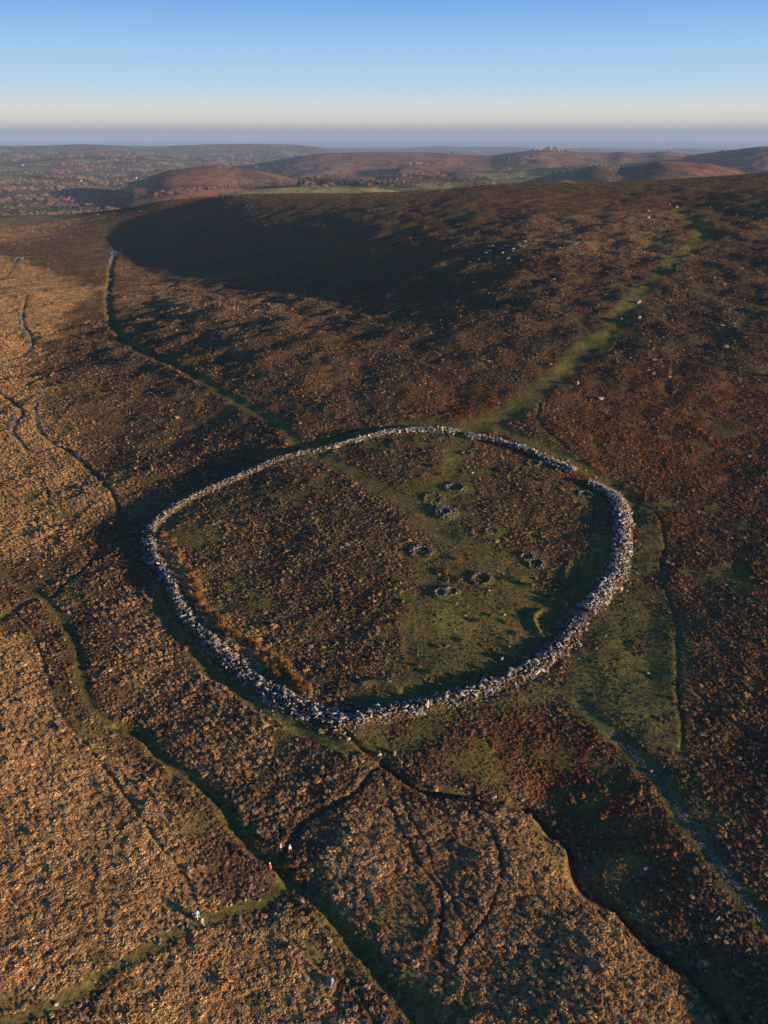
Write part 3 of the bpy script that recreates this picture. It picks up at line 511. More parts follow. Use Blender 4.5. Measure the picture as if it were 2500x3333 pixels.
# lone boulders and standing stones
BOULD = [ # px, py, length, yaw, height factor, label
 (712,2126,1.5,1.4,1.5,'big pale boulder with a sunlit foot on the grass near the bottom edge'),
 (715,2054,.6,.3,1.2,'small rounded white stone uphill of the big pale boulder near the bottom'),
 (648,1950,1.7,.5,.5,'flat grey slab beside the dark gully below the stream crossing'),
 (930,2010,.9,.2,1,'grey stone in the trail right of the dark gully near the bottom'),
 (530,1947,.6,1.2,2.2,'upright stone, middle of three beside the green path to the crossing'),
 (499,1957,.6,1.0,2.0,'upright stone, left of three beside the green path to the crossing'),
 (560,1945,.7,.8,1.6,'stubby stone, right of three beside the green path to the crossing'),
 (465,1970,.5,.8,1.2,'small yellowish stone on the green path just past the walkers'),
 (122,2172,.7,.4,1.4,'squat stone beside the green path in the bottom left corner'),
 (70,2136,.8,.9,.8,'pale stone lying in the straw tussocks above the bottom left path'),
 (986,1305,.6,1.5,2.6,'thin upright slab just below the heather-filled hut circle'),
 (1011,1311,.6,1.9,1.8,'leaning thin stone in the grass below the clean round hut circle'),
 (1056,1277,.7,.4,2.2,'pointed stone with a long shadow just right below the clean round hut circle'),
 (1083,1426,1.1,.8,2.0,'tawny upright boulder in the grass close inside the lower right wall'),
 (1101,1399,.7,.1,1.4,'low stone a little above the tawny upright boulder inside the wall'),
 (966,1397,.8,.0,1,'half sunk stone in the open grass in the lower middle of the enclosure'),
 (1089,1329,.8,.5,1.2,'stone beside a heather clump left of the curved grassy bank'),
 (1162,1446,1.6,.2,.7,'long flat slab fallen against the outside of the lower right wall'),
 (1170,1474,1.2,-.8,.9,'tilted slab lying in grass just outside the lower right wall'),
 (1285,1033,1.5,.2,1.4,'large blocky boulder on the rim path outside the breach'),
 (1265,1017,1.0,.2,1,'smaller boulder behind the large blocky one on the rim path'),
 (822,922,1.0,.2,1.2,'lone white stone on the grass just beyond the top of the wall'),
 (1010,1010,1.3,.8,1.2,'sunlit boulder inside the narrow gateway, upper of two'),
 (1021,1022,1.2,.3,1,'sunlit boulder inside the narrow gateway, lower of two'),
 (1121,1022,1.0,.6,1,'pale stone alone in dark heather below the top right wall'),
 (1071,1172,1.0,.2,1,'tawny stone in heather between the flattened ring and the joined pair'),
 (681,1200,.7,1.5,1.8,'single small upright stone in the brown heather of the western half'),
 (617,1490,.9,.8,1.4,'pair-topped pale stone beside the trail outside the lower left wall'),
 (631,1543,.9,.8,1.8,'upright pale stone below the lower left wall, near its bottom corner'),
 (752,1597,1.1,.8,1.4,'white boulder fallen below the bottom corner of the wall'),
 (1399,1455,.9,.1,.8,'flat tawny stone alone on the grass right of the entrance'),
 (1308,1374,.7,.3,1.2,'tiny bright stone just outside the paved entrance'),
 (1405,1667,1.0,.4,1,'grey stone on the left verge of the paved track'),
 (1395,1878,1.0,.5,1,'pale stone in the shaded slope between stream and track'),
 (1495,1939,1.0,.2,1,'rounded stone in the shade below the paved track, farther right'),
 (1547,1983,1.3,.3,1.1,'largest pale stone on the shaded slope near the bottom right'),
 (1323,1797,1.0,.3,.8,'pinkish stone in the heather above the shaded ravine'),
 (820,1632,.9,.4,1.5,'white stone at the dark spring below the wall corner'),
 (852,1630,.9,1.3,2.4,'leaning tawny stone right of the dark spring'),
 (1066,1722,1.3,.2,.8,'blue-grey boulder in the bed of the right hand stream'),
 (1127,1729,1.1,.4,.9,'second boulder in the right hand stream, where it enters the shade'),
 (1461,449,5.0,.2,1.6,'largest sunlit rock of the small cairn at the head of the green path'),
 (1447,443,2.0,.2,3.2,'thin standing stone beside the cairn at the head of the green path'),
 (1399,457,5.0,.2,1.0,'pale rock on the skyline slope left of the cairn'),
 (1400,471,7.0,.3,.8,'broad outcrop in the shade below and left of the cairn'),
 (1244,526,9.0,.5,.7,'bright long outcrop at the lit edge of the far slope'),
 (1208,537,5.0,.3,1.2,'dark blocky boulder just left of the bright long outcrop'),
 (1378,654,3.2,.4,1,'white boulder beside the green path halfway up the far slope'),
 (1343,690,2.6,.2,.9,'grey boulder in the shaded middle of the green path'),
 (1381,688,2.6,.9,1.4,'angular boulder at the right edge of the shaded green path'),
 (1246,830,2.4,1.0,1.4,'bright stone right of the lower green path'),
 (1298,862,3.0,.6,.7,'long white stone in rust bracken right of the lower green path'),
 (1055,782,2.0,.3,1,'pink tinted stone in bracken left of the lower green path'),
 (1567,750,3.6,.6,.6,'long bright outcrop in heather at the far right'),
 (1410,808,2.2,.4,.8,'pale stone in the dark hollow right of the green path'),
 (1486,541,2.6,.2,1,'boulder beside the upper bend of the green path'),
]
bp_ = W3(BOULD)
for (px, py, s, yaw, hf, lab), (x, y, z) in zip(BOULD, bp_):
    me = hull(px * 7 + py, .5, random.uniform(.3, .42), .26, 22, stm3 if py < 560 else stm if ('white' in lab or py > 2100) else stm2); s *= .6 if py < 560 else 1.0; o = bpy.data.objects.new('boulder', me)
    add(o, label=lab, category='boulder', group='boulders on the moor'); o.location = (x, y, z + s * .10 * hf); o.rotation_euler = (random.gauss(0, .1), random.gauss(0, .1), yaw); o.scale = (s, s, s * hf)
def scatter_small(name, label, group, cat, P, n, s0, s1, spread):
    PP = np.array(W3(P))
    for k in range(n):
        q = PP[random.randrange(len(PP))]; x = q[0] + random.gauss(0, spread); y = q[1] + random.gauss(0, spread * 1.6); s = random.uniform(s0, s1)
        o = bpy.data.objects.new(name, (STONES2 if random.random() < .5 else STONES3)[random.randrange(14)]); o.matrix_world = stone_M(x, y, float(zat(x, y)) + s * .1, s, random.uniform(0, 6), .2, 1.3); add(o, label=label, group=group, category=cat)
scatter_small('boulder', 'small grey granite block in the shaded clitter on the far slope', 'shaded clitter on the far slope', 'boulder', [(1075,540),(1095,545),(1060,555),(1120,530),(1083,560),(1130,520),(1050,565),(1110,560)], 46, 1.0, 3.6, 7)
scatter_small('boulder', 'small pale granite stone scattered in heather beyond the enclosure on the right', 'scattered stones on the right slope', 'boulder', [(1590,470),(1540,468),(1640,475),(1500,590),(1600,640),(1640,720),(1560,760),(1520,810),(1480,700),(1420,780),(1640,900),(1330,760),(1290,720),(1250,800),(1580,560),(1180,620),(960,665)], 70, .9, 2.4, 12)
scatter_small('boulder', 'small granite stone in the heather inside the enclosure', 'loose stones inside the enclosure', 'boulder', [(785,1119),(810,1128),(846,1137),(741,1139),(763,1142),(828,1133),(1060,1150),(1100,1230),(1000,1340),(1120,1400),(950,1450),(820,1480),(1170,1260),(1230,1180)], 44, .35, .95, 1.1)
scatter_small('boulder', 'small stone lying in the rocky stream bed', 'stones of the stream beds', 'boulder', [(823,1644),(800,1668),(778,1704),(743,1730),(720,1742),(701,1749),(870,1676),(640,1795),(590,1850),(570,1880),(585,1885),(600,1835),(560,1860),(1063,1722),(1100,1728),(1127,1730),(1167,1754)], 50, .25, .7, .5)
scatter_small('boulder', 'small fallen stone on the grass just outside the lower right wall', 'fallen stones outside the lower right wall', 'boulder', [(1100,1500),(1150,1480),(1200,1450),(1240,1410),(1000,1530),(1060,1515),(1290,1340),(1340,1280)], 40, .25, .6, 1.2)
scatter_small('boulder', 'stone in the bank above the bottom left path', 'stones of the bank above the bottom left path', 'boulder', [(430,1975),(380,2000),(330,2030),(270,2060),(180,2110),(220,2090),(540,1925),(560,1915)], 36, .3, .8, .7)
# paved track and entrance: flag stones
def flags(name, label, cat, P, hw, n, s0, s1):
    P = smooth(W(P), .5); L = np.concatenate([[0], np.cumsum(np.linalg.norm(np.diff(P, axis=0), axis=1))]); c0 = P[len(P)//2]
    root = empty(name, (c0[0], c0[1], float(zat(*c0))), label=label, category=cat); out = []
    for k in range(n):
        t = random.uniform(0, L[-1]); x = np.interp(t, L, P[:, 0]) + random.uniform(-hw, hw); y = np.interp(t, L, P[:, 1]) + random.uniform(-hw, hw) * .5; s = random.uniform(s0, s1)
        z = float(zat(x, y)) + .02; M = Matrix.Translation((x, y, z)) @ Euler((random.gauss(0, .06), random.gauss(0, .06), random.uniform(0, 6))).to_matrix().to_4x4() @ Matrix.Diagonal((s, s * 1.1, .35 * s, 1)); out.append((x, y, z, s, M, random.randrange(14)))
    stone_pile(root, out, S=STONES2, material=stm2)
flags('stone_track', 'track of worn grey flagstones descending from the enclosure to the right edge', 'stone track', [(1315,1578),(1355,1614),(1395,1654),(1435,1694),(1467,1750),(1507,1802),(1547,1858),(1579,1898),(1611,1942),(1665,2004)], .7, 900, .22, .5)
flags('paved_entrance', 'paved gap of flat slabs through the lower right wall', 'paved entrance', [(1240,1318),(1258,1330),(1276,1343)], .7, 60, .6, 1.1)

# ------------------------------------------------------------------ low plants (uncountable): heather, straw tussocks, bracken, grass
vm, nd, lk, b = mat('low_plants', 1.0)
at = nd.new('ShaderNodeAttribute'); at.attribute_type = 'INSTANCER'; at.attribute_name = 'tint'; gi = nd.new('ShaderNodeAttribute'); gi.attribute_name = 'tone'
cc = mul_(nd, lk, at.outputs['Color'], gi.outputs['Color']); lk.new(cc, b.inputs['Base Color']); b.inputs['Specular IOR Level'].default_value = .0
b.inputs['Subsurface Weight'].default_value = 0
def plant_mesh(name, seed, kind):
    rg = random.Random(seed); vs, fs, cs = [], [], []
    if kind == 'heather':   # several lumpy twiggy heads made of small leaf-like faces
        for k in range(6):
            a = rg.uniform(0, 6.28); d = rg.uniform(0, .34); cx, cy, h = d * math.cos(a), d * math.sin(a), rg.uniform(.28, .52) * (1 - d * .6)
            for q in range(26):
                v = Vector((rg.gauss(0, 1), rg.gauss(0, 1), abs(rg.gauss(0, 1)))).normalized(); R = rg.uniform(.17, .24); c0 = Vector((cx, cy, h * .45)) + Vector((v.x * R, v.y * R, v.z * R * 1.25))
                t1 = v.orthogonal().normalized(); t2 = v.cross(t1); s = rg.uniform(.05, .11); n0 = len(vs)
                for w in range(3):
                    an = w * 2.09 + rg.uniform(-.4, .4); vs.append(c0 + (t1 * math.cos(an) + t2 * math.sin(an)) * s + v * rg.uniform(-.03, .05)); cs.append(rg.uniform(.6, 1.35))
                fs.append((n0, n0+1, n0+2))
            n0 = len(vs); m = 7
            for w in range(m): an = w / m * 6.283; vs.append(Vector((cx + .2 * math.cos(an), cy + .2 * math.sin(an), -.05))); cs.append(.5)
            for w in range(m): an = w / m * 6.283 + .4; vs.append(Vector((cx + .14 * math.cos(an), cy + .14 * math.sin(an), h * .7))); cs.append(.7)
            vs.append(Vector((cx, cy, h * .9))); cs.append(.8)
            for w in range(m): x = (w + 1) % m; fs.append((n0+w, n0+x, n0+m+x)); fs.append((n0+w, n0+m+x, n0+m+w)); fs.append((n0+m+w, n0+m+x, n0+2*m))
    else:                   # tussock: a crown of arching blades over a core
        nb = 46 if kind == 'tussock' else 30; H = .5 if kind == 'tussock' else .16
        for k in range(nb):
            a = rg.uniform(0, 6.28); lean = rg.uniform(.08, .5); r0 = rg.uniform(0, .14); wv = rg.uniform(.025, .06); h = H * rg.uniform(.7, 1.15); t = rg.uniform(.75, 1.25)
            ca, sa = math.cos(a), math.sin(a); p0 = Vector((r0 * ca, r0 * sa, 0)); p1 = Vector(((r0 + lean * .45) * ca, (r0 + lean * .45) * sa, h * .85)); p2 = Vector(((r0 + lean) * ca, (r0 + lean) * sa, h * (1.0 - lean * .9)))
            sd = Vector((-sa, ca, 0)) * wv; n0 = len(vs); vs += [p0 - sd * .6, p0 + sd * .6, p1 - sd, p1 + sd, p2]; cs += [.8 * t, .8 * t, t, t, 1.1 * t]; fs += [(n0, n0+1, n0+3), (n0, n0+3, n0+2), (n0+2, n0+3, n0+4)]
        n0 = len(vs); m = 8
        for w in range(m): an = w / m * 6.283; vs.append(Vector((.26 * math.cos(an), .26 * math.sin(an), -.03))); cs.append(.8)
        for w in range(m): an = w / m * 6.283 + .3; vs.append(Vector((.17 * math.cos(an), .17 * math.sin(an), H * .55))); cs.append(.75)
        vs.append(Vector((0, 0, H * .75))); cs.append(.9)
        for w in range(m): x = (w + 1) % m; fs.append((n0+w, n0+x, n0+m+x)); fs.append((n0+w, n0+m+x, n0+m+w)); fs.append((n0+m+w, n0+m+x, n0+2*m))
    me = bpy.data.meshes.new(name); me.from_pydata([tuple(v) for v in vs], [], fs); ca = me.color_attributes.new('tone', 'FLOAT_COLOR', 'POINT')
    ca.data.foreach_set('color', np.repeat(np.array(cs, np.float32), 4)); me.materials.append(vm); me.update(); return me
def proto_coll(name, meshes):
    c = bpy.data.collections.new(name)
    for m in meshes: c.objects.link(bpy.data.objects.new(m.name, m))
    return c
def instancer(name, pts, scl, idx, tint, coll, material, **kw):
    n = len(pts); me = bpy.data.meshes.new(name); me.vertices.add(n); me.vertices.foreach_set('co', pts.astype(np.float32).ravel())
    a = me.attributes.new('scl', 'FLOAT_VECTOR', 'POINT'); a.data.foreach_set('vector', scl.astype(np.float32).ravel())
    a = me.attributes.new('rotz', 'FLOAT_VECTOR', 'POINT'); rz = np.zeros((n, 3), np.float32); rz[:, 2] = RNG.uniform(0, 6.283, n); a.data.foreach_set('vector', rz.ravel())
    a = me.attributes.new('idx', 'INT', 'POINT'); a.data.foreach_set('value', idx.astype(np.int32))
    a = me.attributes.new('tint', 'FLOAT_COLOR', 'POINT'); t4 = np.ones((n, 4), np.float32); t4[:, :3] = tint; a.data.foreach_set('color', t4.ravel())
    me.materials.append(material); o = bpy.data.objects.new(name, me); add(o, **kw)
    ng = bpy.data.node_groups.new(name, 'GeometryNodeTree'); ng.interface.new_socket('Geometry', in_out='INPUT', socket_type='NodeSocketGeometry'); ng.interface.new_socket('Geometry', in_out='OUTPUT', socket_type='NodeSocketGeometry')
    N = ng.nodes; L = ng.links; gi = N.new('NodeGroupInput'); go = N.new('NodeGroupOutput'); ip = N.new('GeometryNodeInstanceOnPoints'); ci = N.new('GeometryNodeCollectionInfo')
    ci.inputs['Collection'].default_value = coll; ci.inputs['Separate Children'].default_value = True; ci.inputs['Reset Children'].default_value = True
    def na(nm, ty): q = N.new('GeometryNodeInputNamedAttribute'); q.data_type = ty; q.inputs[0].default_value = nm; return q.outputs[0]
    L.new(gi.outputs[0], ip.inputs['Points']); L.new(ci.outputs[0], ip.inputs['Instance']); ip.inputs['Pick Instance'].default_value = True
    L.new(na('idx', 'INT'), ip.inputs['Instance Index']); L.new(na('scl', 'FLOAT_VECTOR'), ip.inputs['Scale']); L.new(na('rotz', 'FLOAT_VECTOR'), ip.inputs['Rotation']); L.new(ip.outputs[0], go.inputs[0])
    md = o.modifiers.new('scatter', 'NODES'); md.node_group = ng; return o
def sample(n, r0, r1, azlim, power):
    u = RNG.uniform(0, 1, n); r = (r0 ** power + u * (r1 ** power - r0 ** power)) ** (1 / power); a = RNG.uniform(-azlim, azlim, n)
    return r * np.sin(a), r * np.cos(a), r
# sample everything together, then decide what grows at each point
x1, y1, q1 = sample(700000, 40, 250, R_(46.5), 1.7); x2, y2, q2 = sample(620000, 250, 640, R_(31), 1.3); x3, y3, q3 = sample(170000, 640, 1250, R_(29), 1.2)
px_, py_, pr_ = np.concatenate([x1, x2, x3]), np.concatenate([y1, y2, y3]), np.concatenate([q1, q2, q3])
G = mat_(green, px_, py_); BL = mat_(bushless, px_, py_); GO = mat_(gold, px_, py_); RU = mat_(rust, px_, py_); OW = mat_(onwall, px_, py_); SO = mat_(soil, px_, py_)
clump = fbm(px_, py_, 7, 3, 201); dens = .62 + 1.0 * clump + .2 * GO
ok = (RNG.uniform(0, 1, len(px_)) < np.clip(dens, .12, 1) * (1 - .78 * np.clip(G * 1.1, 0, 1)) * (1 - BL)) & (OW < .25)
onw = (OW >= .25) & (RNG.uniform(0, 1, len(px_)) < .16)
ok |= onw
px_, py_, pr_, G, GO, RU, SO, clump = [q[ok] for q in (px_, py_, pr_, G, GO, RU, SO, clump)]
n = len(px_); isgold = RNG.uniform(0, 1, n) < np.clip(GO * 1.25 - .12 + .15 * (clump), 0.04, .95)
pz_ = zat(px_, py_); grow = 1 + sstep(250, 1250, pr_) * 1.5
size = RNG.lognormal(-.72, .38, n) * grow * (1 + .35 * clump); size = np.clip(size, .28, 3.6) * np.where(G > .4, .65, 1) * np.where(isgold, 1.12, .88)
hgt = np.where(isgold, .78, .60) * size * RNG.uniform(.7, 1.2, n) * np.where(pr_ > 500, .55, 1)
scl = np.stack([size, size, hgt], 1)
v = RNG.uniform(.7, 1.3, n)[:, None] * (1 + .35 * fbm(px_, py_, 12, 3, 207)[:, None]); patch = fbm(px_, py_, 30, 3, 205)[:, None]
th = np.where(RNG.uniform(0, 1, n)[:, None] < .35 + .5 * patch, C(.27,.165,.078), C(.125,.074,.040)); th = th * (1 - RU[:, None]) + C(.21,.078,.032) * RU[:, None]
EN = inside(px_, py_, encl); th = np.where((RNG.uniform(0, 1, n) < np.where(EN, .30, .12))[:, None], C(.15,.135,.045), th)
tg = np.where(RNG.uniform(0, 1, n)[:, None] < .75, C(.46,.285,.118), C(.34,.175,.066)) * (1 - .35 * RU[:, None]); tint = np.where(isgold[:, None], tg, th) * v
tint = np.where((G > .4)[:, None], tint * .35 + C(.175,.145,.046) * .65, tint)
pts = np.stack([px_, py_, pz_ - .04 * size], 1); ix = RNG.integers(0, 5, n)
HC = proto_coll('heather_kinds', [plant_mesh('heather_clump', 10 + k, 'heather') for k in range(5)]); TC = proto_coll('tussock_kinds', [plant_mesh('grass_tuft', 30 + k, 'tussock') for k in range(5)])
m = ~isgold
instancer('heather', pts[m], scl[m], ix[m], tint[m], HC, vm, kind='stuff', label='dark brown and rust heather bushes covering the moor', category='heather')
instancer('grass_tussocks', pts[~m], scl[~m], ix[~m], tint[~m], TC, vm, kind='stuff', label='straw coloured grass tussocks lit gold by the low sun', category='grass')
print('plants', n, round(time.time() - T0, 1))

# ------------------------------------------------------------------ far woods, single trees, tors, farms
def flat(name, c, rough=1.0, spec=0.0):
    m, nd, lk, b = mat(name, rough); n = noise_(nd, lk, .6, 4); r = ramp_(nd, lk, n.outputs[0], [(.3, tuple(q * .65 for q in c)), (.7, tuple(q * 1.3 for q in c))]); lk.new(r.outputs[0], b.inputs['Base Color']); b.inputs['Specular IOR Level'].default_value = spec; return m
bark = flat('bark', (.10,.075,.055)); twigs = flat('bare_twigs', (.17,.105,.07)); needles = flat('conifer_needles', (.028,.040,.022)); rustleaf = flat('rust_leaf', (.19,.095,.033))
def crown_mesh(name, seed, kind, material, N=90):
    rg = random.Random(seed); vs, fs = [], []
    for q in range(N):
        if kind == 'round':
            k = rg.randrange(6); a = k * 1.05; cx, cy, cz = .22 * math.cos(a), .22 * math.sin(a), .52 + .12 * math.sin(k * 2.1)
            if k == 5: cx = cy = 0; cz = .72
            v = Vector((rg.gauss(0, 1), rg.gauss(0, 1), rg.gauss(0, 1))).normalized(); c0 = Vector((cx, cy, cz)) + v * rg.uniform(.15, .24); s = rg.uniform(.06, .12)
        else:
            t = rg.uniform(0, 1) ** 1.3; a = rg.uniform(0, 6.28); R = .2 * (1 - t) * rg.uniform(.7, 1.1) + .01; v = Vector((math.cos(a), math.sin(a), .35)).normalized(); c0 = Vector((R * math.cos(a), R * math.sin(a), .12 + .86 * t)); s = .09 * (1.15 - t)
        t1 = v.orthogonal().normalized(); t2 = v.cross(t1); n0 = len(vs)
        for w in range(3): an = w * 2.09 + rg.uniform(-.5, .5); vs.append(tuple(c0 + (t1 * math.cos(an) + t2 * math.sin(an)) * s))
        fs.append((n0, n0 + 1, n0 + 2))
    me = bpy.data.meshes.new(name); me.from_pydata(vs, [], fs); me.materials.append(material); me.update(); return me
def trunk_mesh(h=.6, r=.022, limbs=5):
    bm = bmesh.new()
    def cone(p0, p1, r0, r1):
        d = (Vector(p1) - Vector(p0)); M = Matrix.Translation((Vector(p0) + Vector(p1)) / 2) @ d.to_track_quat('Z', 'Y').to_matrix().to_4x4(); bmesh.ops.create_cone(bm, cap_ends=True, segments=6, radius1=r0, radius2=r1, depth=d.length, matrix=M)
    cone((0, 0, -.03), (0.01, 0, h), r, r * .45)
    for k in range(limbs): a = k * 6.28 / limbs; cone((0, 0, h * (.5 + .08 * k)), (.24 * math.cos(a), .24 * math.sin(a), h + .08 * (k % 3)), r * .45, r * .15)
    me = bpy.data.meshes.new('trunk'); bm.to_mesh(me); bm.free(); me.materials.append(bark); return me
CROWN = [crown_mesh('crown', k, 'round', twigs) for k in range(5)]; CON = [crown_mesh('crown', 50 + k, 'cone', needles, 120) for k in range(3)]
TR = trunk_mesh(); TRC = trunk_mesh(.9, .016, 0)
def tree(name, p, h, crown, trunk, wide=1.0, **kw):
    r = empty(name, (p[0], p[1], p[2] - .2), **kw); r.rotation_euler.z = random.uniform(0, 6.28)
    t = bpy.data.objects.new('trunk', trunk); add(t, r); t.scale = (h * wide, h * wide, h); c = bpy.data.objects.new('crown', crown); add(c, r); c.scale = (h * wide, h * wide, h); return r
def far_only(L, r=1500): return [p for p in L if math.hypot(p[0], p[1]) > r]
def along(P, n, jx=0, jy=0):
    P = np.array(P, float); t = np.linspace(0, len(P) - 1, n); return [(np.interp(q, range(len(P)), P[:, 0]) + random.uniform(-jx, jx), np.interp(q, range(len(P)), P[:, 1]) + random.uniform(-jy, jy)) for q in t]
for p in far_only(W3(along([(-10,458),(60,454),(120,449),(180,443),(214,437)], 34, 2, .6))):
    tree('bare_tree', p, random.uniform(11, 16), CROWN[random.randrange(5)], TR, random.uniform(.9, 1.2), label='bare copper coloured tree in the long row at the valley edge, far left', category='tree', group='row of copper trees along the left valley')
for p in far_only(W3(along([(228,441),(260,436),(330,428),(380,421),(420,417),(480,410),(540,402),(600,396),(650,394)], 70, 3, 2.0))):
    tree('bare_tree', p, random.uniform(12, 18), CROWN[random.randrange(5)], TR, random.uniform(.9, 1.25), label='bare rounded tree in the wood strip above the dark moor edge', category='tree', group='copper trees behind the dark moor edge')
for p in far_only(W3(along([(655,399),(700,398),(740,399),(782,401)], 34, 1.5, .8))):
    tree('conifer_tree', p, random.uniform(20, 27), CON[random.randrange(3)], TRC, 1.0, label='dark conifer in the plantation behind the pale green field', category='tree', group='conifers of the small plantation')
for p in far_only(W3(along([(785,403),(830,399),(870,402),(910,405),(860,395),(800,397)], 40, 6, 4))):
    tree('bare_tree', p, random.uniform(13, 18), CROWN[random.randrange(5)], TR, random.uniform(1, 1.3), label='bare pinkish tree in the copse right of the pale field', category='tree', group='trees of the copse right of the pale field')
for p in far_only(W3(along([(1045,396),(1100,390),(1150,386),(1190,378),(1230,372),(1120,389)], 36, 4, 1.5))):
    tree('bare_tree', p, random.uniform(10, 15), CROWN[random.randrange(5)], TR, random.uniform(1, 1.2), label='bare tree in the hedge line climbing towards the rocky tor', category='tree', group='trees of the hedge line below the rocky tor')
for p in far_only(W3(along([(235,452),(270,447),(320,443),(350,440),(300,455),(255,461)], 22, 8, 2))):
    tree('bare_tree', p, random.uniform(6, 10), CROWN[random.randrange(5)], TR, 1.2, label='low scrubby tree on the valley floor before the wood strip', category='tree', group='scrub trees on the valley floor')
# woods that read as one mass
ffm, nd, lk, b = mat('far_wood', 1.0); at = nd.new('ShaderNodeAttribute'); at.attribute_type = 'INSTANCER'; at.attribute_name = 'tint'; lk.new(at.outputs['Color'], b.inputs['Base Color']); b.inputs['Specular IOR Level'].default_value = 0
WC = proto_coll('wood_kinds', [crown_mesh('far_crown', 80 + k, 'round', ffm, 70) for k in range(4)])
m = (RNG.uniform(0, 1, 90000) ** .8); fr_ = 1900 + 7600 * m; fa = RNG.uniform(R_(-29), R_(29), len(fr_)); fx, fy = fr_ * np.sin(fa), fr_ * np.cos(fa)
wm_ = mat_(wood, fx, fy); kd = mat_(kind, fx, fy); cl = fbm(fx, fy, 130, 3, 303)
left_val = (fa < R_(-4)) & (fr_ < 4200)
keep = ((wm_ * (.5 + cl * .9) > RNG.uniform(.15, .95, len(fr_))) & (kd != 3) & (kd != 4)) | (left_val & (kd != 3) & (kd != 4) & (cl > -.12)) | ((kd == 3) & (cl > .55) & (RNG.uniform(0, 1, len(fr_)) < .25) & (fr_ > 2800))
keep &= ~((fbm(fx, fy, 330, 3, 405) > .1) & (fr_ > 3200))
fx, fy, fr_, cl, fa = fx[keep], fy[keep], fr_[keep], cl[keep], fa[keep]; n = len(fx); hh = RNG.uniform(9, 17, n) * (1 + (fr_ - 2000) / 5200)
pw = fbm(fx, fy, 420, 3, 401)
tw = np.where((pw > .12)[:, None], C(.05,.06,.038), np.where(RNG.uniform(0, 1, n)[:, None] < .75 + cl[:, None] * .5, C(.19,.12,.088), C(.06,.07,.046))) * RNG.uniform(.6, 1.3, n)[:, None]
instancer('distant_woods', np.stack([fx, fy, zat(fx, fy) - .1 * hh], 1), np.stack([hh * 1.15, hh * 1.15, hh], 1), RNG.integers(0, 4, n), tw, WC, ffm, kind='stuff', label='copper brown winter woods filling the far valleys', category='woods')
print('woods', n, round(time.time() - T0, 1))
# tors: outcrops of piled rock on the far hills
TORS = [ # px, py, distance hint, width m, rock size m, count, height, label
 (1160,322,1.0,44,24,8,1.3,'left and smaller of the two great rock stacks on the highest far hill'),
 (1188,322,1.0,95,34,16,1.3,'right and broader of the two great rock stacks on the highest far hill'),
 (905,354,1.0,120,22,16,1.1,'group of sunlit rock towers on the middle hill, below the long red ridge'),
 (990,354,1.0,110,13,18,.7,'low scattered rocks right of the rock towers on the middle hill'),
 (1130,343,1.0,170,17,34,.7,'wide rocky hillside below the two great stacks'),
 (1113,352,1.0,50,12,8,.6,'small rock group at the end of the pale green shelf'),
 (1300,360,1.0,130,16,38,1.1,'jagged rocky crest of the nearest tor on the right'),
 (1255,368,1.0,70,12,14,1.0,'lower broken shoulder of rock left of the jagged crest'),
 (1432,351,1.0,40,11,7,.8,'little rock cap on the rounded brown hill right of the jagged crest'),
 (1505,356,1.0,45,10,8,.8,'rock knob on the right shoulder of the rounded brown hill'),
 (1555,323,1.0,60,20,6,.9,'flat topped block of rock on the far right skyline'),
 (1425,327,1.0,36,14,5,.9,'tiny rock cap on the far skyline right of the great stacks'),
 (1372,336,1.0,90,11,12,.6,'line of pale rocks on the far slope under the right skyline'),
 (472,362,1.0,55,10,14,.8,'rock pile on top of the small red hill'),
 (380,368,1.0,110,8,22,.7,'boulders strung along the left shoulder of the small red hill'),
 (770,341,1.0,40,16,5,.7,'single pale outcrop on the flank of the long red ridge'),
 (1598,380,1.0,60,12,9,.8,'pale rocks low on the far right hillside'),
]
for (px, py, _, wid, sz, cnt, hf, lab) in TORS:
    a, e = ray(px, py); q = W3([(px, py)])[0]; r0 = math.hypot(q[0], q[1])
    if r0 > 12000 or r0 < 1200:
        rc = np.linspace(2200, 7500, 1500); zc = zat(rc * math.sin(a), rc * math.cos(a)); k = int((zc / rc).argmax()); q = (rc[k] * math.sin(a), rc[k] * math.cos(a), zc[k]); r0 = rc[k]
    root = empty('rock_outcrop', (q[0], q[1], float(zat(q[0], q[1]))), label=lab, category='rock outcrop', group='tors on the far hills'); sz2 = sz * r0 / 4500
    for k in range(cnt):
        x = q[0] + random.gauss(0, wid * .42 * r0 / 5000); y = q[1] + random.gauss(0, wid * .3); s = sz2 * random.uniform(.45, 1.15)
        o = bpy.data.objects.new('rock', STONES2[random.randrange(14)]); add(o, root)
        o.matrix_local = Matrix.Translation(-Vector(root.location)) @ Matrix.Translation((x, y, float(zat(x, y)) + s * .1)) @ Euler((random.gauss(0, .15), random.gauss(0, .15), random.uniform(0, 6.28))).to_matrix().to_4x4() @ Matrix.Diagonal((s * .8, s * .8, s * 1.5 * hf * random.uniform(.6, 1.2), 1))
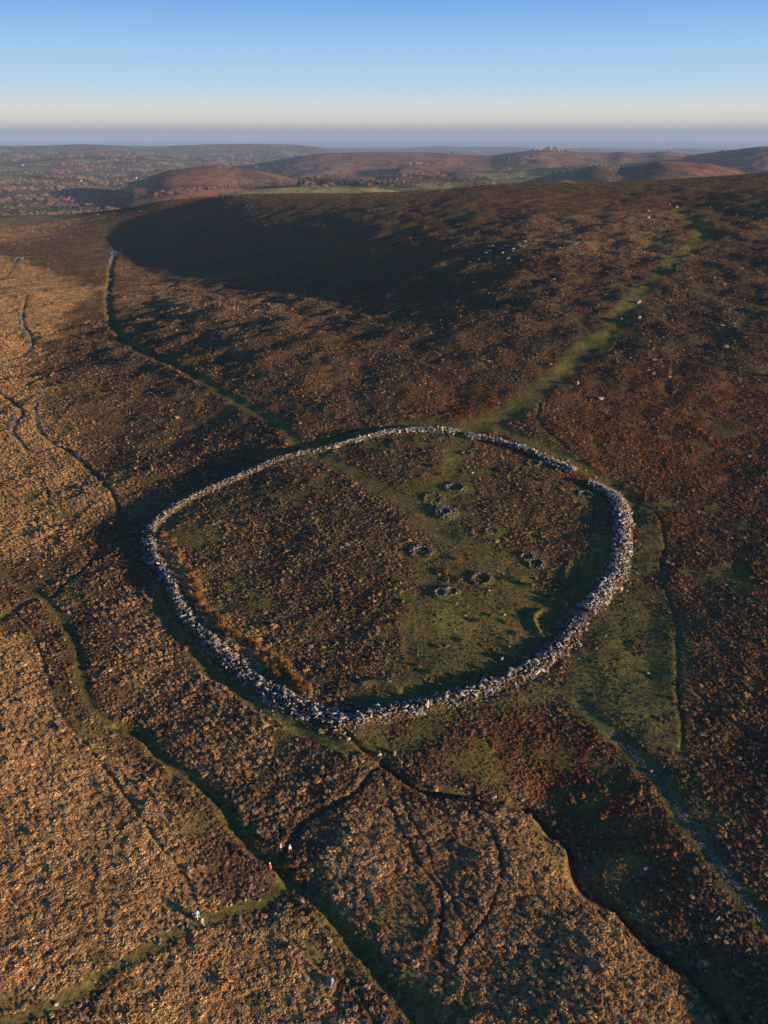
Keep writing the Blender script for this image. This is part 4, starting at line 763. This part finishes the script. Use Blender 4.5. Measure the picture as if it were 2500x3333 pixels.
# farmhouses in the valley
white = flat('white_render', (.42,.39,.35)); slate = flat('slate', (.10,.10,.11)); glass = flat('dark_window', (.03,.03,.04), .3, .5)
def boxm(bm, x0, x1, y0, y1, z0, z1):
    r = bmesh.ops.create_cube(bm, size=1)
    for v in r['verts']: v.co = ((x0 + x1) / 2 + v.co.x * (x1 - x0), (y0 + y1) / 2 + v.co.y * (y1 - y0), (z0 + z1) / 2 + v.co.z * (z1 - z0))
def mesh_of(name, fn, material):
    bm = bmesh.new(); fn(bm); me = bpy.data.meshes.new(name); bm.to_mesh(me); bm.free(); me.materials.append(material); return me
def house(p, yaw, k, lab):
    r = empty('farmhouse', p, label=lab, category='house', group='white houses in the far valleys'); r.rotation_euler.z = yaw; k *= .8; r.scale = (k, k, k)
    add(bpy.data.objects.new('wall', mesh_of('wall', lambda b: boxm(b, -6, 6, -3.5, 3.5, -1, 5), white)), r)
    me = bpy.data.meshes.new('roof'); me.from_pydata([(-6.4,-3.9,5.01),(6.4,-3.9,5.01),(6.4,3.9,5.01),(-6.4,3.9,5.01),(-6.4,0,8),(6.4,0,8)], [], [(0,1,5,4),(2,3,4,5),(0,4,3),(1,2,5),(0,3,2,1)]); me.materials.append(slate); rf = add(bpy.data.objects.new('roof', me), r)
    add(bpy.data.objects.new('chimney', mesh_of('chimney', lambda b: boxm(b, 4.6, 5.6, -.5, .5, 6.5, 9.2), white)), rf)
    for x in (-4, 0, 4):
        for z in (.8, 3.2): add(bpy.data.objects.new('window', mesh_of('window', lambda b: boxm(b, x - .5, x + .5, -3.56, -3.4, z, z + 1.2), glass)), r)
for (px, py, k, lab) in [(293,386,1.7,'white farmhouse at the foot of the small red hill'),(174,392,1.3,'white house in the shaded wood edge, left valley'),(282,368,1.2,'white house on the far wooded slope left of the red hill'),
   (125,363,1.2,'tiny white house high on the wooded slope, far left'),(418,361,1.3,'white house just behind the top of the small red hill'),(432,360,1.0,'second house beside the one behind the red hill'),(898,377,1.3,'white farmhouse above the bright green field, middle distance'),
   (50,358,1.3,'pale house on the far left ridge'),(130,412,1.0,'small pale house in the dark left valley')]:
    q = W3([(px, py)])[0]; house(q, random.uniform(-.5, .5), k, lab)
mats_, idx_ = [], []
for px, py in [(random.gauss(1020, 30), random.gauss(326, 1.6)) for _ in range(70)] + [(random.uniform(590, 680), random.uniform(357, 361)) for _ in range(16)] + [(random.uniform(1230, 1330), random.uniform(323, 328)) for _ in range(26)]:
    q = W3([(px, py)])[0]; s = math.hypot(q[0], q[1]) / 900; mats_.append(Matrix.Translation((q[0], q[1], q[2] + s * .2)) @ Matrix.Diagonal((s * random.uniform(.7, 1.6), s, s * .8, 1))); idx_.append(random.randrange(14))
merged('distant_town', mats_, idx_, None, white, kind='stuff', label='pale buildings of distant towns between the hills', category='town')
# ------------------------------------------------------------------ water
wmat, nd, lk, b = mat('water', .08); b.inputs['Base Color'].default_value = (.03,.04,.05,1); b.inputs['Specular IOR Level'].default_value = .9
def ribbon(P, wd, lift):
    wd = wd * .62
    P = smooth(P, .8) if len(P) > 2 else P; n_ = len(P); t = np.gradient(P, axis=0); t /= np.linalg.norm(t, axis=1)[:, None] + 1e-9; nn = np.stack([-t[:, 1], t[:, 0]], 1)
    hw = wd * (.35 + .65 * np.abs(np.sin(np.arange(n_) * .7 + RNG.uniform(0, 6)))) * .5; hw[0] = hw[-1] = .05; zc = zat(P[:, 0], P[:, 1]) + lift
    L = P + nn * hw[:, None]; Rr = P - nn * hw[:, None]; v = [(a[0], a[1], z) for a, z in zip(L, zc)] + [(a[0], a[1], z) for a, z in zip(Rr, zc)]
    return v, [(i, i + 1, n_ + i + 1, n_ + i) for i in range(n_ - 1)]
def water(name, lines):
    vs, fs = [], []
    for P, wd, lift in lines: v, f = ribbon(W(P), wd, lift); o = len(vs); vs += v; fs += [tuple(q + o for q in g) for g in f]
    me = bpy.data.meshes.new(name); me.from_pydata(vs, [], fs); me.materials.append(wmat); me.update(); o = bpy.data.objects.new(name, me); add(o, kind='structure')
water('stream', [([(236,570),(238,560),(250,548),(258,545)], 2.6, .5), ([(238,552),(247,541),(253,546),(262,549)], 2.2, .5), ([(244,538),(252,534)], 1.8, .4), ([(236,583),(242,577)], 1.6, .4), ([(230,584),(240,582)], 1.3, .4),
   ([(235,605),(238,600),(241,603)], 1.4, .4), ([(228,626),(242,625)], 1.0, .4), ([(231,634),(235,628),(241,634)], 1.2, .4), ([(230,643),(236,641)], 1.0, .4), ([(232,654),(234,648)], .9, .4), ([(30,562),(40,556),(50,558),(44,562)], 4, .4), ([(24,590),(14,588)], 3, .4)])
water('bog_stream', [([(40,666),(44,690),(44,706),(54,722),(66,736),(62,748),(48,758)], 1.5, .22), ([(0,768),(8,778),(0,786)], 2, .22), ([(0,848),(14,858)], 1.4, .22), ([(34,890),(30,908),(24,922),(20,936)], 1.6, .22), ([(24,936),(36,946),(52,944)], .9, .22),
   ([(58,976),(76,972),(96,970)], 1.3, .22), ([(112,972),(126,966),(130,948)], 1.2, .22), ([(150,968),(162,976),(172,992)], 1.1, .22), ([(72,884),(80,902),(88,934)], .8, .22), ([(28,710),(40,720)], 1, .22)])
# ------------------------------------------------------------------ tall rust bushes along the inside of the west wall
def bush_mesh(seed):
    rg = random.Random(seed); vs, fs = [], []
    for k in range(7):
        a = rg.uniform(0, 6.28); d = rg.uniform(0, .38); cx, cy, cz = d * math.cos(a), d * math.sin(a), rg.uniform(.15, .4)
        for q in range(60):
            v = Vector((rg.gauss(0, 1), rg.gauss(0, 1), abs(rg.gauss(0, 1)) - .15)).normalized(); c0 = Vector((cx, cy, cz)) + v * rg.uniform(.13, .24); s = rg.uniform(.03, .065); t1 = v.orthogonal().normalized(); t2 = v.cross(t1); n0 = len(vs)
            for w in range(3): an = w * 2.09 + rg.uniform(-.5, .5); vs.append(tuple(c0 + (t1 * math.cos(an) + t2 * math.sin(an)) * s + v * rg.uniform(-.02, .05)))
            fs.append((n0, n0 + 1, n0 + 2))
    me = bpy.data.meshes.new('bush'); me.from_pydata(vs, [], fs); me.materials.append(rustleaf); me.update(); return me
BM = [bush_mesh(k) for k in range(5)]
for p in W3(along([(362,1160),(385,1200),(400,1225),(420,1262),(432,1290),(445,1310),(478,1350),(505,1375),(545,1395),(575,1415),(612,1445),(640,1478),(668,1500),(560,1432),(600,1462)], 46, 9, 7)):
    o = bpy.data.objects.new('bush', BM[random.randrange(5)]); o.location = (p[0], p[1], p[2] - .1); s = random.uniform(1.6, 3.4); o.scale = (s, s, s * random.uniform(.8, 1.1)); o.rotation_euler.z = random.uniform(0, 6.28)
    add(o, label='tall rust coloured bush just inside the left wall of the enclosure', category='bush', group='tall rust bushes inside the west wall')
ORD = ['first','second','third','fourth','fifth','sixth','seventh','eighth','ninth','tenth','eleventh','twelfth','thirteenth','fourteenth','fifteenth','sixteenth','seventeenth','eighteenth','nineteenth','twentieth']
for q_, p in enumerate(sorted(W3([(990,1210),(965,1236),(1128,1255),(1145,1266),(1090,1253),(940,1010),(955,1025),(1110,1015),(1150,1030),(1180,1040),(950,1400),(1000,1385),(1040,1345),(1060,1330),(1095,1345),(1120,1370),(905,1440),(930,1455),(1130,1015)]), key=lambda p: -p[1] / 1e4 + math.atan2(p[0], p[1]))):
    o = bpy.data.objects.new('bush', BM[random.randrange(5)]); o.location = (p[0], p[1], p[2] - .1); s = random.uniform(1.2, 2.2); o.scale = (s * 1.2, s, s * .7); o.rotation_euler.z = random.uniform(0, 6.28)
    add(o, label='low rust brown bush in the grass of the enclosure, %s counted from the left' % ORD[q_], category='bush', group='low bushes in the enclosure grass')
for q_, p in enumerate(sorted(W3([(622,1880),(634,1872),(650,1905),(645,1895),(655,1915),(618,1895),(662,1898),(828,2008),(790,1990)]), key=lambda p: math.atan2(p[0], p[1]))):
    o = bpy.data.objects.new('bush', BM[random.randrange(5)]); o.location = (p[0], p[1], p[2] - .1); s = random.uniform(1.2, 2.0); o.scale = (s * .9, s, s * .9); o.rotation_euler.z = random.uniform(0, 6.28)
    add(o, label='golden bush on the dark gully bank below the crossing, %s counted from the left' % ORD[q_], category='bush', group='golden bushes on the gully bank')
# ------------------------------------------------------------------ walkers
MAT = {}
def cloth(nm, c):
    if nm not in MAT: m, nd, lk, b = mat(nm, .8); b.inputs['Base Color'].default_value = (*c, 1); MAT[nm] = m
    return MAT[nm]
def person(px, py, face, top, legs, hair, pose, label, pack=None, H=1.75):
    x, y, z = W3([(px, py)])[0]; hip = .93; st = .28 if pose == 'stride' else .06
    V = [(0,0,hip,.15),(0,0,1.12,.135),(0,.02,1.32,.16),(0,.01,1.47,.07),(0,.03,1.60,.098),(0,.035,1.69,.09)]; E = [(0,1),(1,2),(2,3),(3,4),(4,5)]
    def chain(start, pts):
        p = start
        for q in pts: V.append(q); E.append((p, len(V) - 1)); p = len(V) - 1
        return p
    for s in (-1, 1):
        chain(0, [(s*.10,0,.86,.095),(s*.11,s*st*.5+.05,.48,.065),(s*.11,s*st,.08,.045),(s*.12,s*st+.14,.035,.035)])
        w = chain(2, [(s*.19,.0,1.40,.06),(s*.25,-s*st*.4,1.14,.045),(s*.26,-s*st*.6+.10,.90,.032),(s*.26,-s*st*.6+.14,.83,.03)])
        for k in range(5): V.append((s*(.26 + (k-2)*.017), -s*st*.6+.15+.02*(k == 4), .75 + .008*abs(k-2) + .02*(k == 4), .009)); E.append((w, len(V) - 1))
    V.append((0, .14, 1.595, .02)); E.append((4, len(V) - 1))
    me = bpy.data.meshes.new('body'); me.from_pydata([v[:3] for v in V], E, []); me.update(); o = bpy.data.objects.new('body', me); sc.collection.objects.link(o)
    md = o.modifiers.new('s', 'SKIN'); 
    for i, v in enumerate(V): me.skin_vertices[0].data[i].radius = (v[3], v[3]); me.skin_vertices[0].data[i].use_root = i == 0
    sb = o.modifiers.new('b', 'SUBSURF'); sb.levels = 1; dg = bpy.context.evaluated_depsgraph_get(); nm = bpy.data.meshes.new_from_object(o.evaluated_get(dg)); bpy.data.objects.remove(o)
    nm.name = 'body'; nm.materials.clear(); [nm.materials.append(m) for m in (cloth(*top), cloth(*legs), cloth('skin', (.55,.35,.26)), cloth('boots', (.04,.03,.025)))]
    for p in nm.polygons:
        c = p.center; p.use_smooth = True; p.material_index = 2 if (c.z > 1.46 or (abs(c.x) > .2 and c.z < .93)) else 0 if c.z > .88 else 3 if c.z < .13 else 1
    r = empty('person', (x, y, z), label=label, category='person', group='walkers on the moor'); r.rotation_euler.z = face; r.scale = (H/1.75,) * 3
    add(bpy.data.objects.new('body', nm), r)
    def cap(b):
        bmesh.ops.create_icosphere(b, subdivisions=2, radius=.112, matrix=Matrix.Translation((0, .01, 1.665)))
        bmesh.ops.delete(b, geom=[v for v in b.verts if v.co.z < 1.62 and v.co.y > -.03], context='VERTS')
    add(bpy.data.objects.new('hair', mesh_of('hair', cap, cloth(*hair))), r)
    if pack:
        def pk(b):
            bmesh.ops.create_icosphere(b, subdivisions=2, radius=.5, matrix=Matrix.Translation((0, -.2, 1.25)) @ Matrix.Diagonal((.34, .26, .52, 1)))
        add(bpy.data.objects.new('backpack', mesh_of('backpack', pk, cloth(*pack))), r)
BLUE, DARK = ('blue_coat', (.10,.42,.75)), ('dark_trousers', (.06,.06,.08)); GREY = ('grey_trousers', (.30,.31,.33)); HB, HW = ('brown_hair', (.06,.035,.02)), ('pale_hat', (.7,.66,.6))
person(428,1984,.6,BLUE,('pale_blue_trousers',(.35,.48,.62)),HB,'stride','walker in a long bright blue coat on the green path, bottom left',None,1.8)
person(432.5,1992,2.4,('yellow_top',(.62,.50,.06)),DARK,HB,'stand','walker in a yellow jacket between the blue coat and the pink top',None,1.6)
person(439,2000,1.6,('pink_top',(.75,.30,.22)),GREY,HB,'stride','walker in a salmon pink top and grey trousers, nearest of the three on the path',None,1.7)
person(627,1841,-.4,('white_jacket',(.8,.76,.72)),('red_trousers',(.62,.04,.03)),HW,'stride','walker in white jacket and red trousers at the stream crossing',('pale_pack',(.7,.66,.62)),1.75)
person(608,1839,.8,('grey_jacket',(.45,.47,.5)),DARK,HW,'stride','walker in a grey jacket left of the red trousers at the crossing',None,1.7)
person(584,1880,-.6,('orange_top',(.65,.16,.05)),('blue_jeans',(.15,.22,.38)),HW,'stand','walker with blue jeans and an orange top below the dark pool',None,1.75)
print('small things', round(time.time() - T0, 1))

# ------------------------------------------------------------------ haze
def build_haze(dens):
    zt, zb_, R = 14.0, float(Z.min()) - 1.5, 68000.0
    bm = bmesh.new(); bmesh.ops.create_cube(bm, size=1); me = bpy.data.meshes.new('haze')
    for v in bm.verts: v.co = (v.co.x * 2 * R, v.co.y * 2 * R, zb_ if v.co.z < 0 else zt)
    bm.to_mesh(me); bm.free(); hm = bpy.data.materials.new('haze'); hm.use_nodes = True; nd = hm.node_tree.nodes; lk = hm.node_tree.links; nd.clear()
    out = nd.new('ShaderNodeOutputMaterial'); pv = nd.new('ShaderNodeVolumePrincipled'); pv.inputs['Color'].default_value = (.335, .485, .73, 1); pv.inputs['Density'].default_value = dens; pv.inputs['Anisotropy'].default_value = .0
    lk.new(pv.outputs[0], out.inputs['Volume']); me.materials.append(hm); add(bpy.data.objects.new('haze', me), kind='stuff')
HAZE = 4.4e-5
if HAZE: build_haze(HAZE)
print('done', round(time.time() - T0, 1), 'objects', len(sc.objects))
